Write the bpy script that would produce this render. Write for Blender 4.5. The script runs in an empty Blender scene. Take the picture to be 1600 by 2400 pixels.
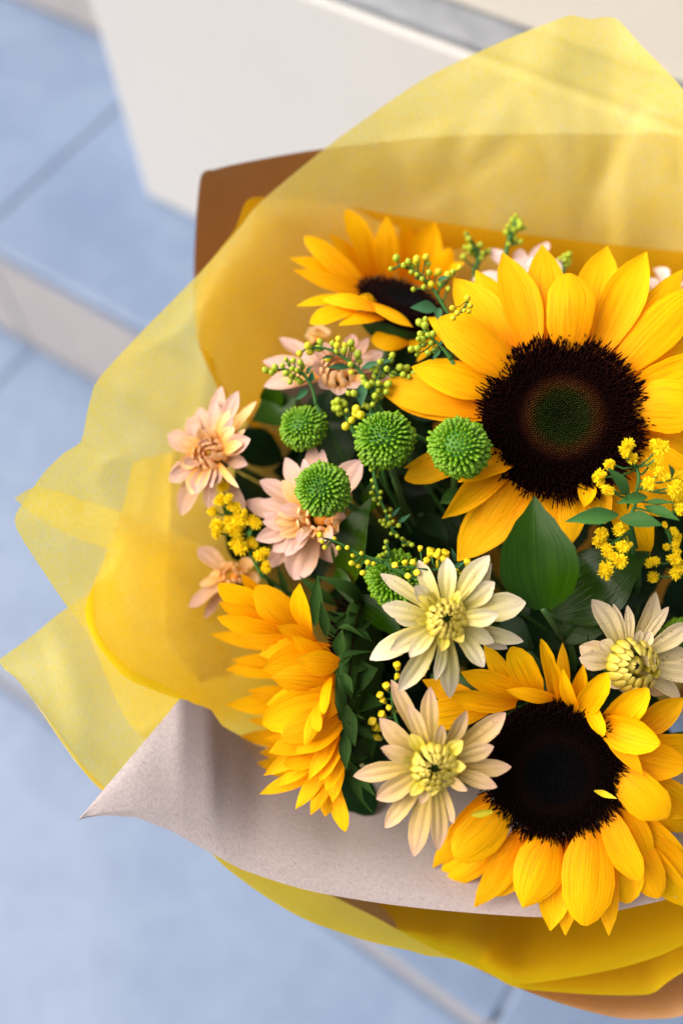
import bpy, math, random
from mathutils import Vector, Matrix, noise
sc = bpy.context.scene
COL = sc.collection
R_ = random.Random(7)

# ------------------------------------------------------------------ camera
# stair frame: x along the nosings, y up the flight, z up; ground tread z = 0, middle tread .16, upper tread .32
PITCH, ROLL, YAW = 1.0571971, -0.11159245, -0.69458267
CAM = Vector((0.36921937, -0.35351979, 0.67708748 + 0.32))
_cy, _sy, _cp, _sp = math.cos(YAW), math.sin(YAW), math.cos(PITCH), math.sin(PITCH)
FWD = Vector((_sy * _cp, _cy * _cp, -_sp))
_r0 = Vector((_cy, -_sy, 0)); _u0 = _r0.cross(FWD)
RIGHT = _r0 * math.cos(ROLL) + _u0 * math.sin(ROLL)
UP = _u0 * math.cos(ROLL) - _r0 * math.sin(ROLL)
FPX = 35 / 36 * 2400
cam = bpy.data.cameras.new("camera"); camo = bpy.data.objects.new("camera", cam); COL.objects.link(camo)
cam.sensor_fit = 'VERTICAL'; cam.sensor_height = 36; cam.sensor_width = 24; cam.lens = 35
cam.clip_start = 0.01; cam.clip_end = 200
cam.dof.use_dof = True; cam.dof.focus_distance = 0.398; cam.dof.aperture_fstop = 2.9
M = Matrix.Identity(4)
for i in range(3):
    M[i][0], M[i][1], M[i][2], M[i][3] = RIGHT[i], UP[i], -FWD[i], CAM[i]
camo.matrix_world = M
sc.camera = camo

# ------------------------------------------------------------------ light
SUN_DIR = Vector((-0.58, -0.36, 0.73)).normalized()
world = bpy.data.worlds.new("World"); sc.world = world; world.use_nodes = True
nt = world.node_tree
bg = nt.nodes['Background']; sky = nt.nodes.new('ShaderNodeTexSky'); sky.sky_type = 'NISHITA'
sky.sun_disc = False
sky.sun_elevation = math.asin(SUN_DIR.z); sky.sun_rotation = math.atan2(SUN_DIR.x, SUN_DIR.y)
sky.air_density = 0.6; sky.dust_density = 8.0; sky.ozone_density = 0.4
nt.links.new(sky.outputs[0], bg.inputs[0]); bg.inputs[1].default_value = 0.118
sun = bpy.data.lights.new("sun", 'SUN'); suno = bpy.data.objects.new("sun", sun); COL.objects.link(suno)
sun.energy = 2.0; sun.angle = math.radians(70); sun.color = (1.0, 0.90, 0.78)
suno.rotation_euler = (-SUN_DIR).to_track_quat('-Z', 'Y').to_euler()
sc.view_settings.view_transform = 'Standard'; sc.view_settings.look = 'None'
sc.view_settings.exposure = 0.82; sc.view_settings.gamma = 1
sc.cycles.max_bounces = 9; sc.cycles.transparent_max_bounces = 16
sc.cycles.transmission_bounces = 8; sc.cycles.diffuse_bounces = 5

# ------------------------------------------------------------------ helpers
def ray(px, py):
    return FWD + RIGHT * ((px - 800) / FPX) - UP * ((py - 1200) / FPX)
def P(px, py, D):
    return CAM + ray(px, py) * D
def V(r, u, t):                       # direction: right, up, toward the viewer
    return (RIGHT * r + UP * u - FWD * t).normalized()
def onplane(px, py, c, n, h=0.0):
    d = ray(px, py); o = c + n * h
    t = (o - CAM).dot(n) / d.dot(n)
    return CAM + d * t
def tform(s, ox, oy):
    return lambda x, y: (x / s + ox, y / s + oy)
c1 = tform(3.136, 600, 450); c2 = tform(2.613, 1000, 500); c3 = tform(3.015, 380, 850)
c4 = tform(2.0907, 850, 900); c5 = tform(3.361, 440, 1300); c6 = tform(2.94, 800, 1250)
c7 = tform(2.613, 1000, 1380); c8 = tform(4.48, 1250, 950); c9 = tform(5.227, 850, 950)
c10 = tform(4.9, 1280, 1350); ident = lambda x, y: (x, y)

def link(name, me, mat, parent=None, loc=None):
    o = bpy.data.objects.new(name, me); COL.objects.link(o)
    if mat is not None and len(me.materials) == 0:
        for m in (mat if isinstance(mat, (list, tuple)) else [mat]): me.materials.append(m)
    if parent is not None: o.parent = parent
    if loc is not None: o.location = loc
    return o
def mesh(name, vs, fs, uvs=None, smooth=True):
    me = bpy.data.meshes.new(name); me.from_pydata([tuple(v) for v in vs], [], fs)
    if uvs is not None:
        ul = me.uv_layers.new(name="UVMap")
        idx = [0] * len(me.loops); me.loops.foreach_get('vertex_index', idx)
        flat = []
        for i in idx: flat += uvs[i]
        ul.data.foreach_set('uv', flat)
    if smooth: me.polygons.foreach_set('use_smooth', [True] * len(me.polygons))
    me.update(); return me
def thing(name, label, cat, loc, group=None):
    o = bpy.data.objects.new(name, None); COL.objects.link(o); o.location = loc
    o.empty_display_size = 0.01
    o['label'] = label; o['category'] = cat
    if group: o['group'] = group
    return o
def tag(o, label, cat, group=None):
    o['label'] = label; o['category'] = cat
    if group: o['group'] = group
    return o
def grid_faces(nu, nv, base=0):
    return [(base + j * nu + i, base + j * nu + i + 1, base + (j + 1) * nu + i + 1, base + (j + 1) * nu + i)
            for j in range(nv - 1) for i in range(nu - 1)]
def lerp(a, b, t): return a + (b - a) * t
def prof_eval(tab, v):
    for (v0, w0), (v1, w1) in zip(tab, tab[1:]):
        if v <= v1:
            t = (v - v0) / (v1 - v0); t = t * t * (3 - 2 * t) * .5 + t * .5
            return lerp(w0, w1, t)
    return tab[-1][1]
def catmull(pts, n, ten=0.5):
    out = []; m = len(pts) - 1
    for k in range(n):
        s = k / (n - 1) * m; i = min(int(s), m - 1); t = s - i
        p1, p2 = pts[i], pts[i + 1]
        p0 = pts[i - 1] if i > 0 else p1 * 2 - p2
        p3 = pts[i + 2] if i + 2 <= m else p2 * 2 - p1
        m1 = (p2 - p0) * ten; m2 = (p3 - p1) * ten
        t2, t3 = t * t, t * t * t
        out.append(p1 * (2 * t3 - 3 * t2 + 1) + m1 * (t3 - 2 * t2 + t) + p2 * (-2 * t3 + 3 * t2) + m2 * (t3 - t2))
    return out
def tube(path, radii, sides=6, cap=True, start=0):
    vs, fs = [], []; n = len(path); side = None
    for i, p in enumerate(path):
        d = (path[min(i + 1, n - 1)] - path[max(i - 1, 0)]).normalized()
        if side is None:
            side = d.orthogonal().normalized()
        side = (side - d * side.dot(d)).normalized(); b = d.cross(side)
        r = radii[i] if isinstance(radii, (list, tuple)) else radii
        for k in range(sides):
            a = 2 * math.pi * k / sides
            vs.append(p + side * (r * math.cos(a)) + b * (r * math.sin(a)))
    for i in range(n - 1):
        for k in range(sides):
            k2 = (k + 1) % sides
            fs.append((start + i * sides + k, start + i * sides + k2, start + (i + 1) * sides + k2, start + (i + 1) * sides + k))
    if cap:
        fs.append(tuple(start + k for k in reversed(range(sides))))
        fs.append(tuple(start + (n - 1) * sides + k for k in range(sides)))
    return vs, fs

# ------------------------------------------------------------------ materials
class NT:
    def __init__(s, name):
        s.m = bpy.data.materials.new(name); s.m.use_nodes = True; s.t = s.m.node_tree
        s.t.nodes.clear(); s.out = s.n('ShaderNodeOutputMaterial')
    def n(s, typ, **kw):
        nd = s.t.nodes.new(typ)
        for k, v in kw.items():
            if k in nd.inputs: nd.inputs[k].default_value = v
            else: setattr(nd, k, v)
        return nd
    def l(s, a, b): s.t.links.new(a, b)
    def ramp(s, fac, stops, interp='LINEAR'):
        r = s.n('ShaderNodeValToRGB'); cr = r.color_ramp; cr.interpolation = interp
        while len(cr.elements) < len(stops): cr.elements.new(0.5)
        for e, (p, c) in zip(cr.elements, stops):
            e.position = p; e.color = (*c, 1) if len(c) == 3 else c
        s.l(fac, r.inputs[0]); return r.outputs[0]
    def mix(s, fac, a, b, mode='MIX'):
        m = s.n('ShaderNodeMix', data_type='RGBA', blend_type=mode)
        for sock, v in ((m.inputs[0], fac), (m.inputs[6], a), (m.inputs[7], b)):
            if isinstance(v, (int, float)): sock.default_value = v
            elif isinstance(v, tuple): sock.default_value = (*v, 1) if len(v) == 3 else v
            else: s.l(v, sock)
        return m.outputs[2]
    def math(s, op, a, b=0.0):
        m = s.n('ShaderNodeMath', operation=op)
        for sock, v in ((m.inputs[0], a), (m.inputs[1], b)):
            if isinstance(v, (int, float)): sock.default_value = v
            else: s.l(v, sock)
        return m.outputs[0]
    def noise(s, vec, scale, detail=4, rough=.55):
        x = s.n('ShaderNodeTexNoise'); x.inputs['Scale'].default_value = scale
        x.inputs['Detail'].default_value = detail; x.inputs['Roughness'].default_value = rough
        if vec is not None: s.l(vec, x.inputs['Vector'])
        return x
    def mapping(s, vec, sc_):
        x = s.n('ShaderNodeMapping'); x.inputs['Scale'].default_value = sc_
        s.l(vec, x.inputs[0]); return x.outputs[0]
    def finish(s, sh): s.l(sh, s.out.inputs[0]); return s.m

def mat_petal(name, stops, vary=.10, transl=.30, rough=.5, streak=.22, bump=.25, hue=.0, spots=0.0, spec=.3):
    t = NT(name); tc = t.n('ShaderNodeTexCoord'); uv = tc.outputs['UV']
    sx = t.n('ShaderNodeSeparateXYZ'); t.l(uv, sx.inputs[0])
    inf = t.n('ShaderNodeObjectInfo')
    off = t.n('ShaderNodeVectorMath', operation='ADD'); t.l(uv, off.inputs[0])
    cmb = t.n('ShaderNodeCombineXYZ'); t.l(t.math('MULTIPLY', inf.outputs['Random'], 37.0), cmb.inputs[0]); t.l(cmb.outputs[0], off.inputs[1])
    st = t.noise(t.mapping(off.outputs[0], (16, 1.3, 1)), 1.0, 3, .6)
    soft = t.noise(t.mapping(off.outputs[0], (3.0, 2.2, 1)), 1.0, 2, .5)
    v = t.math('ADD', sx.outputs[1], t.math('MULTIPLY', t.math('SUBTRACT', soft.outputs[0], .5), .35))
    colr = t.ramp(v, stops)
    dark = t.ramp(st.outputs[0], [(.30, (1 - streak,) * 3), (.52, (1, 1, 1)), (.8, (1, 1, 1))])
    colr = t.mix(1.0, colr, dark, 'MULTIPLY')
    hs = t.n('ShaderNodeHueSaturation'); t.l(colr, hs.inputs['Color'])
    t.l(t.math('ADD', 1 - vary, t.math('MULTIPLY', inf.outputs['Random'], 2 * vary)), hs.inputs['Value'])
    if hue: t.l(t.math('ADD', .5 - hue, t.math('MULTIPLY', inf.outputs['Random'], 2 * hue)), hs.inputs['Hue'])
    colr = hs.outputs[0]
    if spots:
        vo = t.noise(tc.outputs['Object'], 900, 1, .5)
        sp = t.ramp(vo.outputs[0], [(.70, (1, 1, 1)), (.745, (.22, .16, .06))])
        colr = t.mix(spots, colr, t.mix(1.0, colr, sp, 'MULTIPLY'))
    b = t.n('ShaderNodeBump'); b.inputs['Strength'].default_value = bump; b.inputs['Distance'].default_value = .0006
    t.l(st.outputs[0], b.inputs['Height'])
    pr = t.n('ShaderNodeBsdfPrincipled'); t.l(colr, pr.inputs['Base Color']); pr.inputs['Roughness'].default_value = rough
    pr.inputs['Specular IOR Level'].default_value = spec; t.l(b.outputs[0], pr.inputs['Normal'])
    tr = t.n('ShaderNodeBsdfTranslucent'); t.l(colr, tr.inputs[0])
    mx = t.n('ShaderNodeMixShader'); mx.inputs[0].default_value = transl
    t.l(pr.outputs[0], mx.inputs[1]); t.l(tr.outputs[0], mx.inputs[2])
    return t.finish(mx.outputs[0])

def mat_leaf(name, a, b_, rough=.3, vein=.4, transl=.12, spec=.14):
    t = NT(name); tc = t.n('ShaderNodeTexCoord'); uv = tc.outputs['UV']
    inf = t.n('ShaderNodeObjectInfo')
    st = t.noise(t.mapping(uv, (26, 1.0, 1)), 1.0, 2, .6)
    big = t.noise(tc.outputs['Object'], 55, 3, .55)
    colr = t.mix(big.outputs[0], a, b_)
    colr = t.mix(1.0, colr, t.ramp(st.outputs[0], [(.3, (.75, .8, .75)), (.6, (1.1, 1.1, 1.0))]), 'MULTIPLY')
    hs = t.n('ShaderNodeHueSaturation'); t.l(colr, hs.inputs['Color'])
    t.l(t.math('ADD', .8, t.math('MULTIPLY', inf.outputs['Random'], .4)), hs.inputs['Value'])
    b = t.n('ShaderNodeBump'); b.inputs['Strength'].default_value = vein; b.inputs['Distance'].default_value = .0005
    t.l(st.outputs[0], b.inputs['Height'])
    pr = t.n('ShaderNodeBsdfPrincipled'); t.l(hs.outputs[0], pr.inputs['Base Color'])
    rn = t.noise(tc.outputs['Object'], 140, 3, .6)
    t.l(t.math('ADD', rough - .08, t.math('MULTIPLY', rn.outputs[0], .16)), pr.inputs['Roughness'])
    pr.inputs['Specular IOR Level'].default_value = spec; t.l(b.outputs[0], pr.inputs['Normal'])
    tr = t.n('ShaderNodeBsdfTranslucent'); t.l(hs.outputs[0], tr.inputs[0])
    mx = t.n('ShaderNodeMixShader'); mx.inputs[0].default_value = transl
    t.l(pr.outputs[0], mx.inputs[1]); t.l(tr.outputs[0], mx.inputs[2])
    return t.finish(mx.outputs[0])

def mat_simple(name, a, b_, scale=80, rough=.6, bump=0, bscale=400, spec=.4, transl=0):
    t = NT(name); tc = t.n('ShaderNodeTexCoord'); inf = t.n('ShaderNodeObjectInfo')
    n1 = t.noise(tc.outputs['Object'], scale, 4, .6)
    colr = t.mix(n1.outputs[0], a, b_)
    pr = t.n('ShaderNodeBsdfPrincipled'); pr.inputs['Roughness'].default_value = rough
    pr.inputs['Specular IOR Level'].default_value = spec
    t.l(colr, pr.inputs['Base Color'])
    if bump:
        n2 = t.noise(tc.outputs['Object'], bscale, 5, .65)
        b = t.n('ShaderNodeBump'); b.inputs['Strength'].default_value = bump; b.inputs['Distance'].default_value = .001
        t.l(n2.outputs[0], b.inputs['Height']); t.l(b.outputs[0], pr.inputs['Normal'])
    if transl:
        tr = t.n('ShaderNodeBsdfTranslucent'); t.l(colr, tr.inputs[0])
        mx = t.n('ShaderNodeMixShader'); mx.inputs[0].default_value = transl
        t.l(pr.outputs[0], mx.inputs[1]); t.l(tr.outputs[0], mx.inputs[2])
        return t.finish(mx.outputs[0])
    return t.finish(pr.outputs[0])

def mat_uvx(name, stops, rough=.9, noise_amt=.5, spec=.04):
    t = NT(name); tc = t.n('ShaderNodeTexCoord'); sx = t.n('ShaderNodeSeparateXYZ'); t.l(tc.outputs['UV'], sx.inputs[0])
    colr = t.ramp(sx.outputs[0], stops)
    nn = t.noise(tc.outputs['Object'], 900, 2, .6)
    colr = t.mix(1.0, colr, t.ramp(nn.outputs[0], [(.3, (1 - noise_amt,) * 3), (.7, (1 + noise_amt,) * 3)]), 'MULTIPLY')
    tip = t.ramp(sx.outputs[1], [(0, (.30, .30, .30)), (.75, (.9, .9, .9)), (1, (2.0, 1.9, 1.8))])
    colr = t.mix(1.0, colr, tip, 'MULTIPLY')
    pr = t.n('ShaderNodeBsdfPrincipled'); pr.inputs['Roughness'].default_value = rough
    pr.inputs['Specular IOR Level'].default_value = spec
    t.l(colr, pr.inputs['Base Color']); return t.finish(pr.outputs[0])

def mat_tissue(name, see=.28, cols=((.99, .78, .07), (.99, .85, .20), (.99, .92, .40)), tint=(1.0, .94, .48, 1)):
    t = NT(name); tc = t.n('ShaderNodeTexCoord'); ob = tc.outputs['Object']
    fib = t.noise(t.mapping(ob, (1, 1, 1)), 420, 6, .7)
    mot = t.noise(ob, 45, 4, .6)
    sp = t.noise(ob, 900, 3, .7)
    f = t.math('ADD', t.math('MULTIPLY', mot.outputs[0], .25), t.math('ADD', t.math('MULTIPLY', fib.outputs[0], .4), t.math('MULTIPLY', sp.outputs[0], .35)))
    cl = t.ramp(f, [(.36, cols[0]), (.50, cols[1]), (.64, cols[2])])
    b = t.n('ShaderNodeBump'); b.inputs['Strength'].default_value = .2; b.inputs['Distance'].default_value = .0004
    t.l(fib.outputs[0], b.inputs['Height'])
    df = t.n('ShaderNodeBsdfDiffuse'); t.l(cl, df.inputs[0]); t.l(b.outputs[0], df.inputs['Normal'])
    tr = t.n('ShaderNodeBsdfTranslucent'); t.l(cl, tr.inputs[0])
    gl = t.n('ShaderNodeBsdfGlossy'); gl.inputs['Roughness'].default_value = .45; gl.inputs[0].default_value = (1, 1, 1, 1)
    m1 = t.n('ShaderNodeMixShader'); m1.inputs[0].default_value = .55
    t.l(df.outputs[0], m1.inputs[1]); t.l(tr.outputs[0], m1.inputs[2])
    m3 = t.n('ShaderNodeMixShader'); m3.inputs[0].default_value = .03
    t.l(m1.outputs[0], m3.inputs[1]); t.l(gl.outputs[0], m3.inputs[2])
    tp = t.n('ShaderNodeBsdfTransparent'); tp.inputs[0].default_value = tint
    m2 = t.n('ShaderNodeMixShader')
    t.l(t.math('MULTIPLY', t.ramp(fib.outputs[0], [(.38, (.88,) * 3), (.62, (1.12,) * 3)]), see), m2.inputs[0])
    t.l(m3.outputs[0], m2.inputs[1]); t.l(tp.outputs[0], m2.inputs[2])
    return t.finish(m2.outputs[0])

def mat_paper(name, a, b_, fleck):
    t = NT(name); tc = t.n('ShaderNodeTexCoord'); ob = tc.outputs['Object']
    n1 = t.noise(ob, 60, 5, .65); n2 = t.noise(t.mapping(ob, (1, 1, 3)), 700, 3, .6); n3 = t.noise(t.mapping(ob, (1.0, 3.5, 1.0)), 380, 1, .4)
    colr = t.mix(n1.outputs[0], a, b_)
    colr = t.mix(1.0, colr, t.ramp(n2.outputs[0], [(.32, (.86,) * 3), (.6, (1.04,) * 3)]), 'MULTIPLY')
    colr = t.mix(1.0, colr, t.ramp(n3.outputs[0], [(.26, fleck), (.31, (1, 1, 1))]), 'MULTIPLY')
    b = t.n('ShaderNodeBump'); b.inputs['Strength'].default_value = .35; b.inputs['Distance'].default_value = .0003
    t.l(n2.outputs[0], b.inputs['Height'])
    pr = t.n('ShaderNodeBsdfPrincipled'); t.l(colr, pr.inputs['Base Color']); pr.inputs['Roughness'].default_value = .75
    pr.inputs['Specular IOR Level'].default_value = .25; t.l(b.outputs[0], pr.inputs['Normal'])
    tr = t.n('ShaderNodeBsdfTranslucent'); t.l(colr, tr.inputs[0])
    mx = t.n('ShaderNodeMixShader'); mx.inputs[0].default_value = .08
    t.l(pr.outputs[0], mx.inputs[1]); t.l(tr.outputs[0], mx.inputs[2])
    return t.finish(mx.outputs[0])

def mat_tile(name, a, b_, rough=.42):
    t = NT(name); tc = t.n('ShaderNodeTexCoord'); ob = tc.outputs['Object']; inf = t.n('ShaderNodeObjectInfo')
    n1 = t.noise(ob, 9, 6, .62); n2 = t.noise(ob, 45, 5, .65)
    f = t.math('ADD', t.math('MULTIPLY', n1.outputs[0], .6), t.math('MULTIPLY', n2.outputs[0], .4))
    colr = t.ramp(f, [(.40, a), (.60, b_)])
    hs = t.n('ShaderNodeHueSaturation'); t.l(colr, hs.inputs['Color'])
    t.l(t.math('ADD', .96, t.math('MULTIPLY', inf.outputs['Random'], .08)), hs.inputs['Value'])
    pr = t.n('ShaderNodeBsdfPrincipled'); t.l(hs.outputs[0], pr.inputs['Base Color']); pr.inputs['Roughness'].default_value = rough
    b = t.n('ShaderNodeBump'); b.inputs['Strength'].default_value = .15; b.inputs['Distance'].default_value = .0008
    n3 = t.noise(ob, 350, 4, .6); t.l(n3.outputs[0], b.inputs['Height']); t.l(b.outputs[0], pr.inputs['Normal'])
    return t.finish(pr.outputs[0])

Msun = mat_petal('sunflower_petal', [(0, (.86, .28, .000)), (.28, (.95, .42, .000)), (.75, (.97, .52, .001))], .07, .36, .55, .28, .7, hue=.006, spec=.10)
Mcream = mat_petal('cream_petal', [(0, (.44, .39, .02)), (.35, (.60, .52, .14)), (.72, (.66, .60, .34)), (1, (.68, .60, .47))], .05, .25, .55, .16, .35, spots=.55)
Mpink = mat_petal('pink_petal', [(0, (.60, .27, .05)), (.35, (.62, .37, .19)), (.75, (.62, .41, .33)), (1, (.62, .43, .40))], .06, .28, .55, .16, .3)
Mapric = mat_petal('apricot_petal', [(0, (.75, .30, .03)), (.5, (.82, .46, .12)), (1, (.84, .58, .34))], .08, .28, .55, .16, .3)
Mpeach = mat_petal('peach_petal', [(0, (.42, .31, .02)), (.35, (.55, .40, .10)), (.72, (.60, .43, .20)), (1, (.62, .41, .29))], .06, .25, .55, .20, .4, spots=.4)
Mcup = mat_petal('inner_petal', [(0, (.24, .24, .01)), (.45, (.56, .47, .035)), (1, (.70, .58, .13))], .08, .22, .5, .15, .3, spots=.5)
Mleaf = mat_leaf('dark_leaf', (.007, .030, .0005), (.020, .062, .0005), .22, .45, .12, .20)
Mdeep = mat_leaf('shade_dark_leaf', (.003, .014, .004), (.006, .024, .006), .42, .3, .05, .10)  # near black green: shade inside the bouquet put into the leaf colour
Mgold = mat_leaf('goldenrod_leaf', (.035, .12, .030), (.06, .17, .04), .5, .35, .18)
Mteal = mat_leaf('slender_leaf', (.03, .11, .055), (.05, .15, .07), .5, .3, .15)
Msepal = mat_leaf('sepal_leaf', (.012, .040, .005), (.026, .070, .008), .7, .6, .10, .15)
Mstem = mat_simple('stem_green', (.02, .06, .012), (.045, .11, .02), 90, .55)
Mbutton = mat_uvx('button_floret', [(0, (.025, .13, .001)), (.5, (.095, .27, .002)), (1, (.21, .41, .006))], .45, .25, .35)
Mbcore = mat_simple('button_core', (.03, .15, .004), (.05, .20, .008), 200, .6)
Mbdark = mat_simple('flower_core', (.012, .045, .004), (.03, .09, .008), 300, .7)
Mbud = mat_simple('bud_green', (.26, .36, .012), (.38, .46, .02), 500, .45, .2, 1500)
Mbudy = mat_simple('bud_yellow', (.50, .48, .012), (.72, .58, .012), 500, .5, .2, 1500)
Mbudo = mat_simple('bud_open', (.80, .62, .01), (.86, .68, .02), 500, .5, .2, 1500, transl=.15)
Mfluff = mat_simple('fluffy_floret', (.86, .66, .006), (.92, .76, .015), 300, .6, 0, 900, .2, .3)
Mtissue = mat_tissue('yellow_tissue')
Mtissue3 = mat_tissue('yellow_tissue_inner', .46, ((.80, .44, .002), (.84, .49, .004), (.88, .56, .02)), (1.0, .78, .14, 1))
Mtissue2 = mat_tissue('yellow_tissue_folded', .16, ((.99, .68, .004), (.99, .74, .008), (.99, .79, .03)))
Mkraft = mat_paper('kraft_brown', (.345, .168, .060), (.42, .215, .080), (.7, .6, .5))
Mpale = mat_paper('kraft_pale', (.375, .335, .345), (.415, .375, .385), (.80, .76, .72))
Mtile = mat_tile('blue_grey_tile', (.118, .177, .295), (.152, .219, .342))
Mriser = mat_tile('riser_stone', (.33, .325, .33), (.39, .38, .38), .55)
Mgrout = mat_simple('grout', (.12, .165, .25), (.15, .20, .29), 60, .9)
Mplas = mat_simple('cream_plaster', (.54, .54, .50), (.58, .58, .54), 12, .85, .5, 260, .2)
Mplin = mat_simple('plinth_paint', (.525, .54, .535), (.56, .575, .57), 8, .7, .15, 200, .3)
Mledge = mat_tile('ledge_stone', (.17, .19, .22), (.27, .30, .34))

# ------------------------------------------------------------------ stairs and wall
def box_mesh(x0, x1, y0, y1, z0, z1, bev=0.0, seg=2):
    import bmesh
    bm = bmesh.new(); bmesh.ops.create_cube(bm, size=1)
    for v in bm.verts:
        v.co = Vector((lerp(x0, x1, v.co.x + .5), lerp(y0, y1, v.co.y + .5), lerp(z0, z1, v.co.z + .5)))
    if bev: bmesh.ops.bevel(bm, geom=bm.edges[:], offset=bev, segments=seg, affect='EDGES', profile=.5)
    me = bpy.data.meshes.new('slab'); bm.to_mesh(me); bm.free()
    me.polygons.foreach_set('use_smooth', [False] * len(me.polygons)); return me
DEP, RIS = 0.29168, 0.16
def stairs():
    root = bpy.data.objects.new('steps', None); COL.objects.link(root); root['kind'] = 'structure'
    root['label'] = 'outdoor steps with blue grey tiled treads and pale risers'
    core = 0.02
    joints = {0: [-1.6, -.95, -.32, 1.04, 1.7], 1: [-1.6, -.95, -.33, .408, 1.05, 1.7], 2: [-1.6, -.95, -.337, .29, .93, 1.7], 3: [-1.6, -.95, -.3, .35, 1.0, 1.7]}
    for k in range(4):                        # tread k top at z = .16 k; front edge y = -DEP*(2-k)
        z = RIS * k; y0 = -DEP * (2 - k); y1 = y0 + DEP
        if k == 0: y0 -= 1.6
        link('step_core', box_mesh(-1.6, 1.7, y0 + .012, y1 + .012, -.25, z - .0022), Mgrout, root)
        js = joints[k]
        for a, b in zip(js, js[1:]):
            if k == 0:
                ys = [y1 - 1.9, y1 - 1.25, y1 - .62, y1]
            else: ys = [y0, y1]
            for ya, yb in zip(ys, ys[1:]):
                link('tread_tile', box_mesh(a + .0018, b - .0018, ya + (.0018 if k == 0 else 0), yb - .0018, z - core + .001, z, .003), Mtile, root)
        if k > 0:
            for a, b in zip(joints[k], joints[k][1:]):
                link('riser_slab', box_mesh(a + .0015, b - .0015, y0 + .001, y0 + .0115, z - RIS + .001, z - core - .0005, .0015), Mriser, root)
    return root
stairs()
PX0, PY = -.22997, .12695
wall = thing('plastered_wall', 'cream plastered wall with a smooth white plinth beside the steps', 'wall', (PX0, PY, .32))
def wallpart(name, a, mat, bev=.004):
    me = box_mesh(*a, bev); me.transform(Matrix.Translation(-wall.location)); return link(name, me, mat, wall)
wallpart('plinth', (PX0, 1.7, PY, PY + .19, .3195, .600), Mplin, .006)
wallpart('ledge', (PX0 + .003, 1.7, PY + .001, PY + .19, .6005, .606), Mledge, .001)
wallpart('upper_wall', (PX0 + .003, 1.7, PY + .027, PY + .22, .6065, 2.2), Mplas, .003)
# ------------------------------------------------------------------ wrapping paper
TIE = P(1480, 1720, .70)
AXIS = (TIE - P(1250, 1350, .45)).normalized()
FOOT = TIE + AXIS * ((TIE.z - 0.165) / -AXIS.z)
def bez(rim, ctr=(1280, 1280), fr=.36, cD=.55, dt=0.0, n=7):
    p0 = P(*rim); mid = P(lerp(rim[0], ctr[0], fr), lerp(rim[1], ctr[1], fr), cD)
    end = TIE + (p0 - TIE).normalized() * (.022 + dt)
    ts = [0, .10, .22, .38, .58, .8, 1]
    return [p0 * ((1 - t) ** 2) + mid * (2 * t * (1 - t)) + end * (t * t) for t in ts]
def sheet(name, cols, mat, label, cat, group, seg=.0042, nv=60, wr=.0022, seed=0, ten=.42, crease=.0014, thick=0, mat2=None, hold=.25):
    cols = [[P(*q) if isinstance(q, tuple) else q for q in c] for c in cols]
    cv = [catmull(c, nv, .5) for c in cols]
    us = []
    for i in range(len(cols) - 1):
        L = max((cols[i][0] - cols[i + 1][0]).length, .4 * (cols[i][2] - cols[i + 1][2]).length)
        k = max(2, int(math.ceil(L / seg)))
        us += [i + j / k for j in range(k)]
    us.append(len(cols) - 1)
    nu = len(us); m = len(cols) - 1
    vs = []; uvs = []
    for j in range(nv):
        row = [c[j] for c in cv]
        for s in us:
            i = min(int(s), m - 1); t = s - i
            p1, p2 = row[i], row[i + 1]
            p0 = row[i - 1] if i > 0 else p1 * 2 - p2
            p3 = row[i + 2] if i + 2 <= m else p2 * 2 - p1
            m1 = (p2 - p0) * ten; m2 = (p3 - p1) * ten; t2, t3 = t * t, t * t * t
            p = p1 * (2 * t3 - 3 * t2 + 1) + m1 * (t3 - 2 * t2 + t) + p2 * (-2 * t3 + 3 * t2) + m2 * (t3 - t2)
            v = j / (nv - 1)
            w = hold + (1 - hold) * min(1, v * 6)
            q = p * 1.0 + Vector((seed * 3.1, seed * 1.7, 0))
            d = noise.noise(q * 16) * wr * 1.6 + noise.noise(q * 38) * wr * .6
            vd = noise.voronoi(q * 13 + noise.noise_vector(q * 9) * .5)[0]; d += crease * .9 * max(0, 1 - (vd[1] - vd[0]) * 5.5) * max(0, noise.noise(q * 8 + Vector((9, 2, 0))) + .25)
            rd = 1 - abs(noise.noise(q * 21 + Vector((5, 0, 0)))) * 3.2
            if rd > 0: d += crease * rd * rd
            dirv = (p - CAM).normalized()
            vs.append(p + dirv * (d * w * (1 - .6 * max(0, v - .8) / .2)))
            uvs.append((s / m, v))
    me = mesh(name, vs, grid_faces(nu, nv), uvs)
    o0 = vs[nu // 2]
    me.transform(Matrix.Translation(-o0))
    o = link(name, me, [mat] + ([mat2] if mat2 else []), None, o0)
    if thick:
        md = o.modifiers.new('thickness', 'SOLIDIFY'); md.thickness = thick; md.offset = 0
        if mat2: md.material_offset = 1
    return tag(o, label, cat, group)
G_T, G_K = 'yellow tissue sheets round the bouquet', 'kraft paper sheets round the bouquet'
# brown kraft sheet standing behind the flowers
def kc(rim, dt=0.002): return bez(rim, (1280, 1250), .34, .60, dt)
k1 = [bez(q, (1280, 1300), .34, .60, .002) for q in [(470, 1600, .505), (420, 1540, .505), (386, 1480, .505), (388, 1380, .508), (396, 1250, .512), (399, 1100, .514), (420, 1040, .516), (512, 912, .530), (480, 840, .528), (463, 790, .522), (456, 700, .510), (455, 620, .502), (460, 510, .490), (472, 409, .478)]] + \
     [kc(q) for q in [(500, 398, .478), (560, 383, .477), (735, 352, .482), (1000, 322, .488), (1200, 314, .492), (1450, 314, .492), (1600, 320, .490), (1850, 420, .48), (2000, 800, .46), (2095, 1200, .44), (2080, 1650, .43)]]
sheet('kraft_sheet', k1, Mkraft, 'brown kraft sheet standing up behind the flowers with one bare upper left corner', 'wrapping paper', G_K, seed=1, wr=.0008, crease=.0005)
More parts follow.
